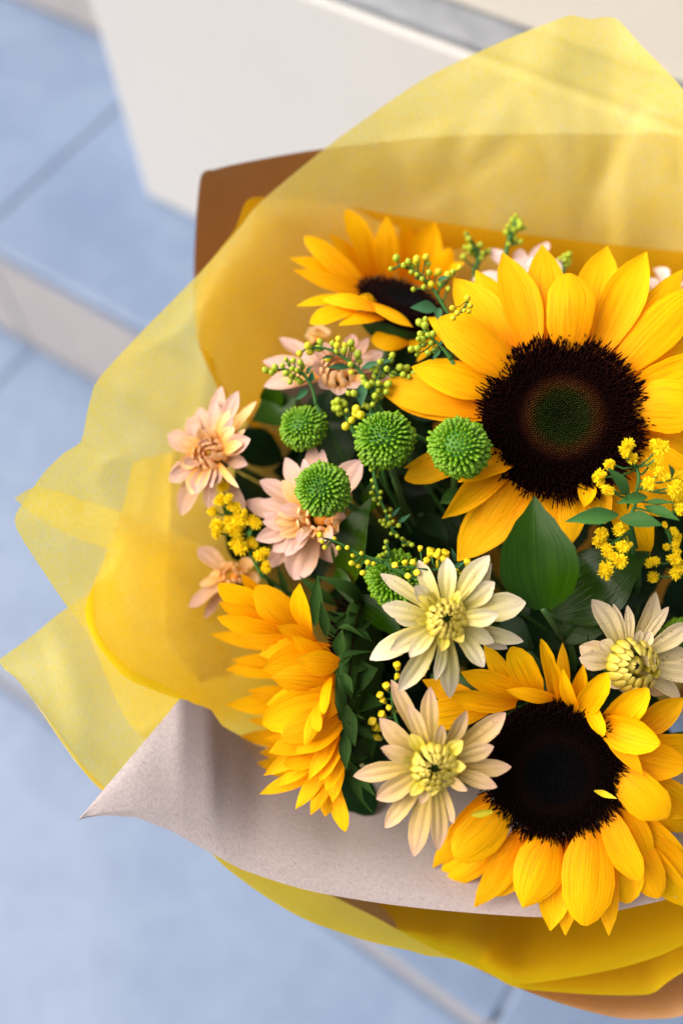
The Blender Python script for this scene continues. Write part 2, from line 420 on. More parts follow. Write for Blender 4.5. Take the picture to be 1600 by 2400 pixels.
def pl(tab, x, k):
    for p, q in zip(tab, tab[1:]):
        if x <= q[0]: return lerp(p[k], q[k], (x - p[0]) / (q[0] - p[0]))
    return tab[-1][k]
# big tissue in front of it
def tc_(rim, dt=0):
    tab = [(0, .34, .466), (100, .34, .468), (300, .34, .500), (640, .35, .545), (850, .38, .535), (1100, .45, .503), (1500, .44, .505), (3000, .44, .505)]
    return bez(rim, (1280, 1250), pl(tab, rim[1], 1), pl(tab, rim[1], 2), dt)
t1 = [tc_(q) for q in [(470, 1830, .462), (345, 1735, .440), (300, 1692, .426), (262, 1617, .417), (206, 1485, .41), (159, 1423, .407), (88, 1318, .402), (40, 1240, .40),
      (38, 1205, .40), (68, 1160, .402), (100, 1112, .408), (150, 1062, .414), (190, 1035, .418), (203, 975, .422), (214, 930, .426), (232, 887, .43), (330, 780, .438), (470, 637, .452), (560, 535, .458), (612, 472, .461), (755, 353, .462), (870, 268, .460), (1000, 181, .456),
      (1180, 95, .449), (1300, 48, .441), (1340, 35, .440), (1378, 45, .4405), (1440, 42, .440), (1500, 105, .440), (1600, 210, .438), (1720, 380, .435), (1850, 620, .43), (1970, 900, .42), (2010, 1250, .412), (1985, 1600, .41)]]
sheet('tissue_sheet', t1, Mtissue, 'large yellow tissue sheet peaking at the top and flaring at the left', 'tissue paper', G_T, seed=2, wr=.0026, crease=.0024, hold=.12)
# second tissue layer inside, its edge crossing the kraft and the left pocket
t1b = [[(423, 1640, .424), (455, 1655, .442), (490, 1672, .468), (530, 1690, .52), (700, 1710, .60), TIE + V(-.9, -.2, .3) * .024],
       [(345, 1612, .420), (385, 1600, .440), (432, 1592, .470), (470, 1600, .53), (680, 1650, .61), TIE + V(-.9, -.1, .3) * .024],
       [(290, 1584, .414), (335, 1560, .438), (396, 1530, .472), (430, 1530, .54), (680, 1600, .62), TIE + V(-.9, 0, .3) * .024],
       [(228, 1510, .409), (295, 1480, .440), (384, 1455, .476), (415, 1460, .545), (680, 1560, .63), TIE + V(-.9, .1, .3) * .024],
       [(200, 1430, .408), (285, 1380, .448), (384, 1352, .484), (415, 1360, .55), (680, 1500, .635), TIE + V(-.9, .2, .3) * .024],
       [(240, 1320, .430), (310, 1270, .460), (392, 1250, .488), (424, 1256, .555), (680, 1450, .64), TIE + V(-.9, .3, .3) * .024],
       [(285, 1200, .452), (335, 1172, .472), (396, 1160, .493), (430, 1170, .56), (680, 1400, .64), TIE + V(-.8, .4, .3) * .024],
       [(312, 1084, .468), (350, 1072, .482), (398, 1064, .498), (440, 1085, .565), (680, 1350, .645), TIE + V(-.8, .5, .3) * .024]]
sheet('tissue_sheet', t1b, Mtissue2, 'deep yellow tissue fold inside the left pocket beside the peach flowers', 'tissue paper', G_T, seed=3, wr=.0016, crease=.0012, hold=.3)
# inner tissue strip lying on the brown kraft, behind the small upper sunflower
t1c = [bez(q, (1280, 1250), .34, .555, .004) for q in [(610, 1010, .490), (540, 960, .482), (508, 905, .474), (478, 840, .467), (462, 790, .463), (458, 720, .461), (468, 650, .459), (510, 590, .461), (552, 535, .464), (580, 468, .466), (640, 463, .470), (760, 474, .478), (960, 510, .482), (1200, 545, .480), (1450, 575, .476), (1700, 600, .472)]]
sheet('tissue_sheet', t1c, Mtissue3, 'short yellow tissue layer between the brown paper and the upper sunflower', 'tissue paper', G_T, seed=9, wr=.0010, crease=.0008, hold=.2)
# lower left tissue corner
t2 = [[(-3, 1547, .424), (80, 1487, .43), (159, 1424, .438), (290, 1350, .47), (480, 1300, .53), (950, 1500, .63), TIE + V(-.95, .1, .2) * .026],
      [(10, 1568, .424), (95, 1540, .43), (180, 1500, .437), (320, 1450, .468), (520, 1420, .53), (960, 1560, .63), TIE + V(-.95, 0, .2) * .026],
      [(36, 1588, .423), (120, 1640, .425), (220, 1650, .432), (350, 1640, .46), (560, 1640, .53), (980, 1660, .63), TIE + V(-.95, -.1, .2) * .026],
      [(80, 1641, .421), (159, 1748, .421), (245, 1760, .43), (380, 1750, .46), (600, 1740, .53), (1000, 1700, .63), TIE + V(-.95, -.2, .2) * .026],
      [(159, 1748, .421), (240, 1853, .424), (330, 1870, .445), (450, 1850, .485), (650, 1820, .53), (1020, 1740, .63), TIE + V(-.95, -.3, .2) * .026],
      [(246, 1856, .424), (330, 1900, .438), (420, 1900, .46), (540, 1890, .50), (720, 1850, .56), (1050, 1760, .63), TIE + V(-.95, -.4, .2) * .026]]
sheet('tissue_sheet', t2, Mtissue, 'pale yellow tissue corner pointing out at the lower left under the other layers', 'tissue paper', G_T, seed=4, wr=.0010, crease=.0008, hold=.15)
# little white tip behind the left edge
t4 = [[(35, 1168, .425), (60, 1190, .428), (100, 1220, .432), (200, 1270, .45), (400, 1330, .50), (900, 1500, .62), TIE + V(-.9, .35, .1) * .027],
      [(62, 1150, .425), (90, 1165, .428), (140, 1190, .432), (230, 1230, .45), (430, 1300, .50), (900, 1480, .62), TIE + V(-.9, .4, .1) * .027],
      [(90, 1138, .425), (130, 1150, .428), (180, 1165, .432), (280, 1200, .45), (460, 1270, .50), (920, 1460, .62), TIE + V(-.9, .45, .1) * .027]]
# lower pale kraft sheet
def kp(rim, ctr=(1400, 1620), fr=.45, cD=.472): return bez(rim, ctr, fr, cD, .004)
TK = lambda k: TIE + V(-.8 + .15 * k, -.5 - .1 * k, .3) * .028
KB = [(184, 1922, .394), (205, 1916, .396), (245, 1911, .397), (320, 1916, .400), (400, 1946, .403), (480, 1992, .405), (570, 2040, .406), (700, 2083, .406), (850, 2112, .408), (1000, 2130, .411), (1150, 2143, .413), (1290, 2150, .414), (1400, 2142, .414), (1500, 2122, .414), (1600, 2096, .414), (1750, 2040, .415), (1950, 1900, .42)]
KT = [(184, 1921, .3942), (262, 1828, .404), (340, 1736, .413), (423, 1638, .424), (495, 1664, .433), (520, 1700, .440), (600, 1745, .460), (800, 1790, .485), (1000, 1800, .490), (1300, 1800, .493), (1600, 1750, .49), (1950, 1600, .47)]
k2 = []
for x in [184, 192, 205, 225, 250, 285, 320, 360, 395, 423, 455, 495, 520, 560, 600, 660, 730, 800, 900, 1000, 1150, 1290, 1400, 1500, 1600, 1750, 1950]:
    yb, db, yt, dt_ = pl(KB, x, 1), pl(KB, x, 2), pl(KT, x, 1), pl(KT, x, 2)
    k2.append([P(x, lerp(yb, yt, v), lerp(db, dt_, .45 * v + .55 * v * v)) for v in (0, .12, .26, .42, .6, .8, 1)])
sheet('kraft_sheet', k2, Mpale, 'pale pinkish kraft sheet curling out below the side facing sunflower', 'wrapping paper', G_K, seed=5, wr=.0007, crease=.0002, ten=.5, hold=.1)
t3 = [bez(q, (1400, 1640), .36, .60, .010) for q in [(455, 1950, .425), (488, 1992, .418), (530, 2034, .416), (620, 2100, .416), (720, 2157, .418), (860, 2205, .420), (960, 2228, .421), (1000, 2240, .421), (1060, 2248, .422), (1130, 2275, .424), (1205, 2306, .425), (1330, 2292, .425), (1446, 2270, .425), (1530, 2245, .424), (1600, 2214, .424), (1750, 2130, .424), (1950, 1980, .43)]]
sheet('tissue_sheet', t3, Mtissue2, 'yellow tissue layer hanging below the pale paper along the bottom', 'tissue paper', G_T, seed=6, wr=.0012, crease=.0006, hold=.2)
t3b = [bez(q, (1420, 1640), .36, .61, .014) for q in [(1120, 2262, .432), (1200, 2312, .432), (1300, 2325, .432), (1420, 2332, .432), (1521, 2330, .432), (1560, 2304, .432), (1600, 2278, .431), (1750, 2190, .43), (1950, 2050, .43)]]
sheet('tissue_sheet', t3b, Mtissue2, 'lowest yellow tissue fold above the brown paper at the lower right', 'tissue paper', G_T, seed=7, wr=.0008, crease=.0005, hold=.2)
k3 = [bez(q, (1420, 1640), .34, .70, .024) for q in [(640, 2020, .446), (760, 2090, .446), (880, 2150, .444), (1010, 2222, .442), (1100, 2262, .440), (1205, 2312, .440), (1326, 2356, .439), (1446, 2386, .438), (1530, 2388, .438), (1600, 2380, .437), (1750, 2320, .436), (1950, 2150, .435)]]
sheet('kraft_sheet', k3, mat_paper('kraft_tan', (.60, .38, .22), (.68, .45, .28), (.7, .6, .5)), 'tan kraft edge showing under the yellow tissue at the bottom right', 'wrapping paper', G_K, seed=8, wr=.0006, crease=.0002)
sheet('tissue_sheet', t4, Mtissue, 'tiny pale tissue tip poking out behind the left edge', 'tissue paper', G_T, seed=10, wr=.0004, crease=0, nv=24)

k5 = [bez(q, (1300, 1300), .36, .58, 0) for q in [(820, 830, .505), (700, 880, .500), (612, 945, .495), (556, 1040, .491), (488, 1150, .488), (500, 1230, .490), (560, 1320, .492), (610, 1420, .497), (640, 1560, .503), (660, 1680, .505)]]
sheet('kraft_sheet', k5, Mpale, 'grey inner kraft paper glimpsed between the peach flowers and the green blooms', 'wrapping paper', G_K, seed=12, wr=.0008, crease=.0004)
# ------------------------------------------------------------------ petals and leaves
SUNP = [(0, .40), (.12, .62), (.32, .93), (.5, 1), (.68, .88), (.84, .55), (.94, .24), (1, .03)]
SUNR = [(0, .40), (.12, .62), (.32, .92), (.55, 1), (.75, .92), (.9, .62), (.97, .35), (1, .12)]
MUMP = [(0, .34), (.2, .58), (.45, .87), (.62, 1), (.78, .88), (.9, .56), (.97, .25), (1, .06)]
LEAFP = [(0, .10), (.08, .45), (.25, .88), (.42, 1), (.6, .86), (.78, .52), (.92, .18), (1, .015)]
LANCE = [(0, .12), (.15, .55), (.35, .95), (.5, 1), (.7, .7), (.88, .3), (1, .02)]
CUPP = [(0, .6), (.3, .9), (.6, 1), (.85, .72), (1, .15)]
def blade(parent, base, tip, width, nrm, mat, name='petal', prof=SUNP, bow=.06, cup=.15, curl=0.0, roll=0.0, rib=.05, wave=.05, nu=7, nv=11, fold=0.0, twist=0.0, rng=None, label=None):
    rng = rng or R_
    ax = tip - base; L = ax.length; a = ax / L
    side = a.cross(nrm).normalized(); n = side.cross(a).normalized()
    if roll:
        q = Matrix.Rotation(roll, 3, a); side = q @ side; n = q @ n
    ph = rng.uniform(0, 6.28); ph2 = rng.uniform(0, 6.28); asym = rng.uniform(-.08, .08); sway = rng.uniform(-.025, .025)
    vs, uvs = [], []
    for j in range(nv):
        v = j / (nv - 1)
        v = 1 - (1 - v) ** 1.15
        hw = width * .5 * prof_eval(prof, v)
        tw = twist * v; s2 = side * math.cos(tw) + n * math.sin(tw); n2 = n * math.cos(tw) - side * math.sin(tw)
        cpt = base + ax * v + n * (bow * L * math.sin(math.pi * v) + curl * L * v * v * v) + side * (sway * L * math.sin(math.pi * v))
        for i in range(nu):
            u = -1 + 2 * i / (nu - 1)
            e = 1 + .035 * math.sin(v * 9 + ph + (2 if u > 0 else 0))
            off = hw * (cup * (u * u - .3) + fold * (abs(u) - .4) + rib * math.cos(u * 7.5) * math.sin(math.pi * v) + wave * u * math.sin(v * 6 + ph2) + asym * u)
            vs.append(cpt + s2 * (u * hw * e) + n2 * off - parent.location)
            uvs.append((i / (nu - 1), v))
    o = link(name, mesh(name, vs, grid_faces(nu, nv), uvs), mat, parent)
    if label: o['label'] = label
    return o
def stem_to_tie(parent, start, d0, rad=.0025, mat=None, name='stem', foot=True, jit=None):
    j = jit if jit is not None else Vector((R_.uniform(-1, 1), R_.uniform(-1, 1), R_.uniform(-1, 1))) * .009
    tie = TIE + j; L = (tie - start).length
    end = FOOT + j * 1.6; end.z = .1605
    pts = []
    p0, p1, p2, p3 = start, start + d0 * L * .3, tie - AXIS * L * .3, tie
    for k in range(10):
        t = k / 9
        pts.append(p0 * (1 - t) ** 3 + p1 * 3 * t * (1 - t) ** 2 + p2 * 3 * t * t * (1 - t) + p3 * t ** 3)
    if foot: pts += [lerp(tie, end, .5), end]
    vs, fs = tube(pts, rad, 7)
    return link(name, mesh(name, [v - parent.location for v in vs], fs), mat or Mstem, parent)
def frame(n):
    x = n.orthogonal().normalized(); return x, n.cross(x)
def disc_part(root, c, n, R, stops, seed, hgt=.12, nb=1500, inner=.5, pit=.25):
    rng = random.Random(seed); x, y = frame(n)
    H = lambda f: R * hgt * (1 - f ** 3) - R * pit * .35 * math.exp(-(f / .3) ** 2)
    vs, fs, uvs = [], [], []; nr, ns = 14, 40
    for j in range(nr):
        f = j / (nr - 1)
        for k in range(ns):
            a = 2 * math.pi * k / ns
            vs.append(c + (x * math.cos(a) + y * math.sin(a)) * (R * f * 1.0) + n * (H(f) - (R * .22 if j == nr - 1 else 0))); uvs.append((f, .2))
    for j in range(nr - 1):
        for k in range(ns):
            fs.append((j * ns + k, (j + 1) * ns + k, (j + 1) * ns + (k + 1) % ns, j * ns + (k + 1) % ns))
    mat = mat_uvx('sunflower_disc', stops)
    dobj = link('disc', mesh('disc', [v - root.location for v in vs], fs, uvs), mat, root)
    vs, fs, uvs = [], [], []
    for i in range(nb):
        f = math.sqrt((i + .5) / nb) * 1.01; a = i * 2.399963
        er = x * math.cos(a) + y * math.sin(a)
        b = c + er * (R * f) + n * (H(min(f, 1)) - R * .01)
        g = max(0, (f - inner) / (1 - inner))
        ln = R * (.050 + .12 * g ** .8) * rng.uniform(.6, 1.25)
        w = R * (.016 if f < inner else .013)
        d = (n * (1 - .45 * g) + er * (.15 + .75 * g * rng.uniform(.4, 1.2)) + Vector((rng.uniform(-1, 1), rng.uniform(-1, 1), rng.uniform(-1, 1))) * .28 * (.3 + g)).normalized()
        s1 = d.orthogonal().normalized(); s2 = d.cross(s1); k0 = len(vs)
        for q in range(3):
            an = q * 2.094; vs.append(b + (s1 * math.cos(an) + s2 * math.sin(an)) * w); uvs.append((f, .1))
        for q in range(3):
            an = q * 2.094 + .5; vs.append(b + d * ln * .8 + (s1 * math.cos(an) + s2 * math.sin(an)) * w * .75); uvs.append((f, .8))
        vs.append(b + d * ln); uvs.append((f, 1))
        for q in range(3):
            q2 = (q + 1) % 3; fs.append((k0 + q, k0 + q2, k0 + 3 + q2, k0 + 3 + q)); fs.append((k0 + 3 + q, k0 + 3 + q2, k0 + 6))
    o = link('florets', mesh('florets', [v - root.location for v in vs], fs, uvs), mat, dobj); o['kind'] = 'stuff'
    return dobj
def back_cup(root, c, n, R, mat=None, flat=1.0):
    x, y = frame(n); vs, fs, uvs = [], [], []
    prof = [(1.0, -.06), (1.08, -.22), (.98, -.45), (.70, -.68), (.35, -.80), (.12, -.95)]
    for j, (f, h) in enumerate(prof):
        for k in range(24):
            a = 2 * math.pi * k / 24; vs.append(c + (x * math.cos(a) + y * math.sin(a)) * R * f + n * R * h * flat - root.location); uvs.append((k / 24, j / 5))
    for j in range(len(prof) - 1):
        for k in range(24): fs.append((j * 24 + k, j * 24 + (k + 1) % 24, (j + 1) * 24 + (k + 1) % 24, (j + 1) * 24 + k))
    link('calyx', mesh('calyx', vs, fs, uvs), mat or Msepal, root)

G_S = 'sunflowers in the bouquet'
def sunflower(label, c, n, Rpx, D, stops, petals, T, seed, hb=-.003, **kw):
    rng = random.Random(seed); R = Rpx * D / FPX
    root = thing('sunflower', label, 'sunflower', c, G_S)
    disc_part(root, c, n, R, stops, seed, **kw)
    back_cup(root, c - n * .004, n, R * .92)
    for p in petals:
        tx, ty, bx, by, w, lay = p[:6]; ex = p[6] if len(p) > 6 else {}
        (tx, ty), (bx, by) = T(tx, ty), T(bx, by); w = w / ex_scale(T)
        h = {0: -.0075, 1: -.0035, 2: .001}[lay]
        e = ex.get('e', {0: -.004, 1: .001, 2: .005}[lay]) + rng.uniform(-.0015, .0015)
        b = onplane(bx, by, c, n, h); t = P(tx, ty, ex['D']) if 'D' in ex else onplane(tx, ty, c, n, h + e)
        b = b + (b - t).normalized() * .003
        kk = dict(bow=rng.uniform(.03, .09), cup=rng.uniform(-.22, .22), curl=rng.uniform(-.05, .03), rib=.07, wave=rng.uniform(-.10, .10), prof=SUNP if rng.random() < .7 else SUNR, rng=rng)
        kk.update({k: v for k, v in ex.items() if k not in ('e', 'D', 'nn')})
        blade(root, b, t, w * D / FPX * 1.03, ex.get('nn', n), Msun, **kk)
    stem_to_tie(root, c - n * R * .85, -n, .0042)
    return root
_sc = {id(c1): 3.136, id(c2): 2.613, id(c3): 3.015, id(c5): 3.361, id(c6): 2.94, id(c7): 2.613, id(c10): 4.9, id(ident): 1.0, id(c4): 2.0907, id(c8): 4.48, id(c9): 5.227}
def ex_scale(T): return _sc[id(T)]
# --- the large sunflower
DA = .408; nA = V(-.05, .10, 1); cA = P(1316, 980, DA)
petA = [(160, 390, 500, 880, 270, 0), (300, 352, 540, 800, 220, 0), (465, 228, 640, 830, 250, 1, dict(cup=.12, prof=SUNP)), (705, 193, 720, 780, 250, 0),
        (870, 362, 860, 815, 290, 2, dict(prof=SUNR, cup=-.2, bow=.10)), (1105, 198, 960, 770, 270, 0), (1340, 238, 1050, 845, 265, 1, dict(cup=.25)),
        (1690, 440, 1180, 960, 270, 1), (1560, 350, 1120, 880, 200, 0), (1700, 800, 1235, 1010, 250, 0), (1740, 930, 1265, 1090, 260, 1), (1650, 1180, 1290, 1190, 330, 2, dict(prof=SUNR, cup=-.25)),
        (1660, 1480, 1310, 1370, 260, 0), (1680, 1290, 1310, 1300, 230, 0),
        (2, 634, 440, 900, 200, 0), (75, 640, 500, 965, 270, 2, dict(prof=SUNR)), (-95, 945, 385, 1085, 230, 1, dict(cup=-.15)), (-290, 1060, 320, 1200, 230, 0, dict(cup=.1)), (-240, 1130, 330, 1220, 200, 0),
        (-135, 1630, 330, 1430, 180, 0, dict(cup=-.2)), (-140, 1560, 350, 1400, 130, 0),
        (90, 1870, 480, 1560, 190, 1, dict(twist=.8, cup=.3)), (190, 1640, 470, 1530, 230, 2, dict(cup=.45, bow=.15, roll=.4)),
        (185, 2130, 600, 1650, 300, 0, dict(cup=.1)), (330, 1980, 560, 1620, 230, 0),
        (640, 2110, 760, 1690, 280, 1), (770, 2080, 820, 1690, 200, 0), (880, 2030, 900, 1690, 170, 1), (960, 1800, 980, 1660, 110, 2), (1090, 1900, 1010, 1660, 170, 1),
        (1370, 2100, 1080, 1640, 220, 0, dict(curl=-.1)), (1500, 1850, 1170, 1580, 250, 0), (1650, 1650, 1260, 1480, 260, 1)]
stopsA = [(0, (.008, .012, .003)), (.30, (.014, .022, .003)), (.42, (.045, .018, .004)), (.50, (.028, .007, .003)), (.58, (.008, .0018, .0014)), (1, (.009, .0016, .0014))]
sunflower('largest sunflower facing the camera with a green brown eye in its dark disc', cA, nA, 184, DA, stopsA, petA, c2, 11, inner=.52, nb=3600, hgt=.10)
# --- lower right sunflower
DB = .404; nB = V(-.10, -.10, 1); cB = P(1297, 1807, DB)
petB = [(348, 335, 530, 610, 120, 0), (515, 348, 655, 640, 180, 1, dict(prof=SUNR, cup=.15, e=.010)), (697, 308, 760, 660, 90, 1, dict(cup=.5, e=.010, roll=.5)), (742, 398, 800, 670, 75, 2, dict(cup=.5, e=.010, roll=.6)), (828, 330, 840, 640, 80, 0),
        (830, 485, 900, 710, 100, 2, dict(cup=.5, roll=-.7, e=.012)), (955, 455, 915, 720, 100, 1, dict(cup=.4, e=.010)), (1098, 520, 940, 760, 150, 2, dict(cup=.35, e=.012, prof=SUNR)),
        (205, 508, 560, 640, 160, 1, dict(cup=-.2, e=.006)), (145, 640, 510, 690, 150, 2, dict(cup=.5, prof=SUNR, e=.008, roll=-.3)), (-30, 790, 330, 730, 200, 1, dict(prof=SUNR, e=.004)), (-30, 560, 320, 700, 150, 0),
        (483, 618, 745, 665, 90, 2, dict(cup=-.3, e=.009)), (1350, 612, 1100, 830, 180, 1, dict(prof=SUNR, cup=.35, e=.012)), (1575, 668, 1310, 860, 170, 0, dict(cup=.3)),
        (1420, 950, 1095, 840, 210, 2, dict(prof=SUNR, cup=.5, e=.012)), (1320, 1140, 1095, 860, 110, 2, dict(cup=.2, e=.006)), (1080, 900, 1000, 720, 90, 2, dict(cup=.4, e=.012, prof=SUNR)), (1620, 1090, 1210, 990, 230, 1, dict(cup=.3)), (1700, 960, 1300, 950, 180, 0),
        (1475, 1400, 1180, 1130, 250, 2, dict(prof=SUNR, cup=-.25, bow=.10)), (1640, 1360, 1250, 1150, 230, 0), (1650, 1500, 1200, 1200, 220, 0), (1300, 1790, 1105, 1380, 180, 2, dict(e=.008)), (1365, 1700, 1170, 1330, 200, 1),
        (1620, 1740, 1240, 1380, 210, 0), (1620, 1960, 1200, 1480, 200, 0), (1660, 1850, 1240, 1440, 200, 0), (965, 2065, 1010, 1490, 310, 2, dict(prof=SUNR, cup=-.25, bow=.09, e=.012)),
        (590, 1955, 745, 1545, 300, 2, dict(cup=-.3, bow=.09, e=.011)), (288, 1945, 560, 1500, 180, 1, dict(e=.006)), (420, 1890, 630, 1510, 190, 1), (175, 1655, 470, 1360, 270, 2, dict(prof=SUNR, cup=-.25, e=.007)),
        (78, 1762, 420, 1500, 210, 0), (105, 1822, 430, 1580, 130, 0, dict(e=-.001)), (35, 1705, 350, 1320, 150, 0), (120, 1560, 340, 1290, 130, 1), (755, 2095, 810, 1600, 220, 1, dict(e=.012)), (845, 2122, 850, 1560, 170, 0, dict(e=.013)),
        (1112, 2125, 1060, 1560, 150, 0, dict(e=.013)), (1230, 1930, 1130, 1450, 260, 0, dict(e=.008)), (1420, 1900, 1180, 1450, 230, 0, dict(e=.006)), (700, 1850, 720, 1540, 160, 0)]
stopsB = [(0, (.0028, .0026, .0034)), (.40, (.003, .0026, .0032)), (.52, (.008, .003, .0016)), (.75, (.005, .0018, .0014)), (1, (.011, .003, .0014))]
sunflower('sunflower with a near black disc at the lower right, touching two cream flowers', cB, nB, 161, DB, stopsB, petB, c7, 22, inner=.60, nb=3600, hgt=.16)
# --- small upper sunflower seen at a slant
DD = .455; nD = V(.30, .78, .55); cD_ = P(942, 706, DD)
nv1, nv2, nv3 = V(.1, .35, 1), V(.15, .6, .8), V(.1, .8, .5)
petD = [(668, 130, 850, 580, 190, 1, dict(D=.470, nn=nv1)), (960, 178, 960, 610, 200, 1, dict(D=.474, nn=nv1)), (1070, 205, 1080, 610, 190, 0, dict(D=.478, nn=nv1)), (1310, 215, 1180, 640, 270, 1, dict(D=.476, nn=nv1)), (365, 318, 770, 690, 190, 1, dict(D=.458, nn=nv1)), (545, 308, 800, 610, 170, 0, dict(D=.468, nn=nv1)),
        (258, 468, 740, 700, 180, 0, dict(D=.458, nn=nv2)), (268, 580, 735, 745, 190, 1, dict(D=.448, nn=nv2)), (295, 832, 700, 790, 110, 1, dict(D=.438, nn=nv2)), (490, 770, 830, 850, 150, 2, dict(D=.438, nn=nv2, cup=-.3)), (398, 972, 700, 870, 150, 1, dict(D=.430, nn=nv2)), (610, 968, 890, 930, 120, 1, dict(D=.430, nn=nv2)),
        (1150, 990, 840, 830, 120, 2, dict(D=.432, cup=-.4, nn=nv2)), (1420, 430, 1310, 720, 160, 0, dict(D=.474, nn=nv1)), (1530, 520, 1370, 760, 160, 0, dict(D=.470, nn=nv1)), (760, 760, 850, 800, 120, 2, dict(D=.440, nn=nv2))]
stopsD = [(0, (.006, .007, .010)), (.4, (.006, .005, .006)), (.6, (.012, .004, .004)), (1, (.014, .004, .004))]
sD = sunflower('small tilted sunflower at the back in front of the brown paper', cD_, nD, 104, DD, stopsD, petD, c1, 33, inner=.5, nb=1200, hgt=.12)
blade(sD, P(*c1(1130, 1075), .447), P(*c1(848, 1095), .443), 190 / 3.136 * DD / FPX, V(.1, .3, 1), Msun, prof=SUNR, cup=-.3, bow=.1)
blade(sD, P(*c1(1250, 960), .45), P(*c1(1120, 1180), .445), 90 / 3.136 * DD / FPX, V(.1, .3, 1), Msun, prof=SUNP, cup=.3)
blade(sD, P(*c1(1380, 1020), .45), P(*c1(1180, 1250), .445), 90 / 3.136 * DD / FPX, V(.1, .3, 1), Msun, prof=SUNP, cup=.1)
# --- side facing sunflower at the left
nC = V(-.97, .02, -.22); cC = P(818, 1590, .438)
sC = thing('sunflower', 'sunflower turned sideways to the left showing its green calyx', 'sunflower', cC, G_S)
disc_part(sC, cC, nC, .036, stopsB, 44, nb=500)
back_cup(sC, cC - nC * .001, nC, .036, flat=.42)
rngC = random.Random(5)
petC_far = [(560, 1560, 1000, 1560, 150), (300, 1180, 800, 1200, 150), (175, 625, 760, 740, 130), (300, 905, 800, 900, 170), (345, 830, 800, 840, 100), (465, 1070, 900, 1130, 130), (408, 1430, 950, 1480, 140), (470, 1300, 900, 1400, 110), (470, 1680, 950, 1620, 150), (600, 1450, 1000, 1500, 120), (330, 560, 800, 650, 120)]
for tx, ty, bx, by, w in petC_far:
    blade(sC, P(*c5(bx + 120, by), .458), P(*c5(tx, ty), .448), w / 3.361 * .465 / FPX * 1.1, V(-.3, .25, 1), Msun, cup=rngC.uniform(-.2, .2), bow=.05, rng=rngC)
petC = [(420, 148, 680, 430, 120, .425, .44), (243, 232, 860, 560, 280, .420, .436), (252, 378, 900, 600, 150, .415, .432), (235, 490, 920, 640, 170, .412, .428), (540, 248, 930, 600, 270, .412, .425), (882, 226, 955, 610, 190, .405, .42),
        (393, 655, 960, 690, 140, .405, .418), (583, 905, 1130, 760, 280, .398, .412), (655, 965, 1180, 1010, 250, .395, .405), (848, 825, 1200, 860, 190, .392, .403), (588, 1330, 1220, 1120, 310, .394, .405), (738, 1440, 1220, 1240, 230, .391, .404), (1068, 1255, 1120, 960, 90, .388, .402),
        (922, 1512, 1080, 1130, 120, .388, .402), (1035, 1392, 1010, 1150, 110, .388, .401), (598, 1740, 1130, 1450, 150, .402, .408), (703, 1827, 1120, 1540, 130, .400, .408), (568, 1886, 1060, 1680, 130, .412, .416), (847, 2003, 1130, 1600, 130, .404, .410), (966, 2052, 1150, 1680, 120, .402, .409),
        (1080, 2065, 1120, 1780, 150, .408, .414), (1240, 2180, 1120, 1720, 140, .405, .412), (1040, 1780, 1230, 1430, 140, .394, .404), (950, 1775, 1180, 1400, 130, .394, .404), (1085, 1862, 1235, 1520, 140, .396, .405), (700, 560, 1000, 700, 150, .402, .415), (820, 640, 1080, 820, 130, .398, .41), (640, 1560, 1180, 1350, 210, .395, .405), (760, 1660, 1180, 1470, 180, .396, .405), (850, 1570, 1210, 1290, 220, .391, .403), (620, 1180, 1150, 1080, 260, .400, .408), (560, 790, 1050, 730, 200, .407, .416), (1140, 1950, 1210, 1650, 120, .402, .41)]
for tx, ty, bx, by, w, td, bd in petC:
    b = P(*c5(bx, by), bd); t = P(*c5(tx, ty), td)
    blade(sC, b, t, w / 3.361 * .41 / FPX * 1.05, V(-.35, .05, 1), Msun, prof=SUNP if rngC.random() < .7 else SUNR, cup=rngC.uniform(-.3, .25), bow=rngC.uniform(.02, .1), rib=.07, rng=rngC, roll=rngC.uniform(-.3, .3))
sepC = [(1020, 165, 1000, 560, 95, .41), (1050, 360, 1090, 650, 75, .405), (1212, 588, 1185, 800, 90, .40), (1300, 1090, 1225, 930, 60, .395), (1320, 1510, 1250, 1180, 110, .40), (1480, 1900, 1240, 1600, 70, .41), (1385, 1965, 1230, 1620, 80, .41), (1245, 1700, 1235, 1380, 90, .40),
        (1470, 2050, 1290, 1850, 25, .415), (700, 90, 790, 330, 50, .44), (620, 170, 680, 260, 40, .44)]
for tx, ty, bx, by, w, d in sepC:
    blade(sC, P(*c5(bx, by), d), P(*c5(tx, ty), d - .004), w / 3.361 * d / FPX * 1.15, V(-.1, .2, 1), Msepal, 'sepal', LANCE, bow=.08, cup=.35, curl=rngC.uniform(-.1, .15), rng=rngC)
for bx, by, tx, ty, w, d, nn in [(1300, 800, 1030, 420, 330, .416, V(.3, .6, .8)), (1180, 640, 1440, 640, 260, .404, V(.6, .7, .5)), (1190, 1000, 1500, 900, 360, .408, V(.5, .5, .9)), (1180, 780, 1290, 1130, 240, .400, V(.7, 0, .7)), (1240, 1230, 1500, 1130, 300, .410, V(.4, .7, .6)), (1250, 1250, 1430, 1620, 260, .411, V(.8, .1, .6)), (1260, 1640, 1350, 1960, 190, .414, V(.8, 0, .7)), (1230, 1500, 1330, 1200, 200, .406, V(.9, .2, .5)), (1330, 640, 1250, 440, 200, .414, V(.2, .5, .8))]:
    blade(sC, P(*c5(bx, by), d + .008), P(*c5(tx, ty), d), w / 3.361 * d / FPX * .9, nn, Msepal, 'sepal', LEAFP, bow=rngC.uniform(.10, .24), cup=rngC.uniform(-.3, .3), rib=.05, wave=.22, curl=rngC.uniform(-.25, .12), twist=rngC.uniform(-.6, .6), fold=.15, rng=rngC)
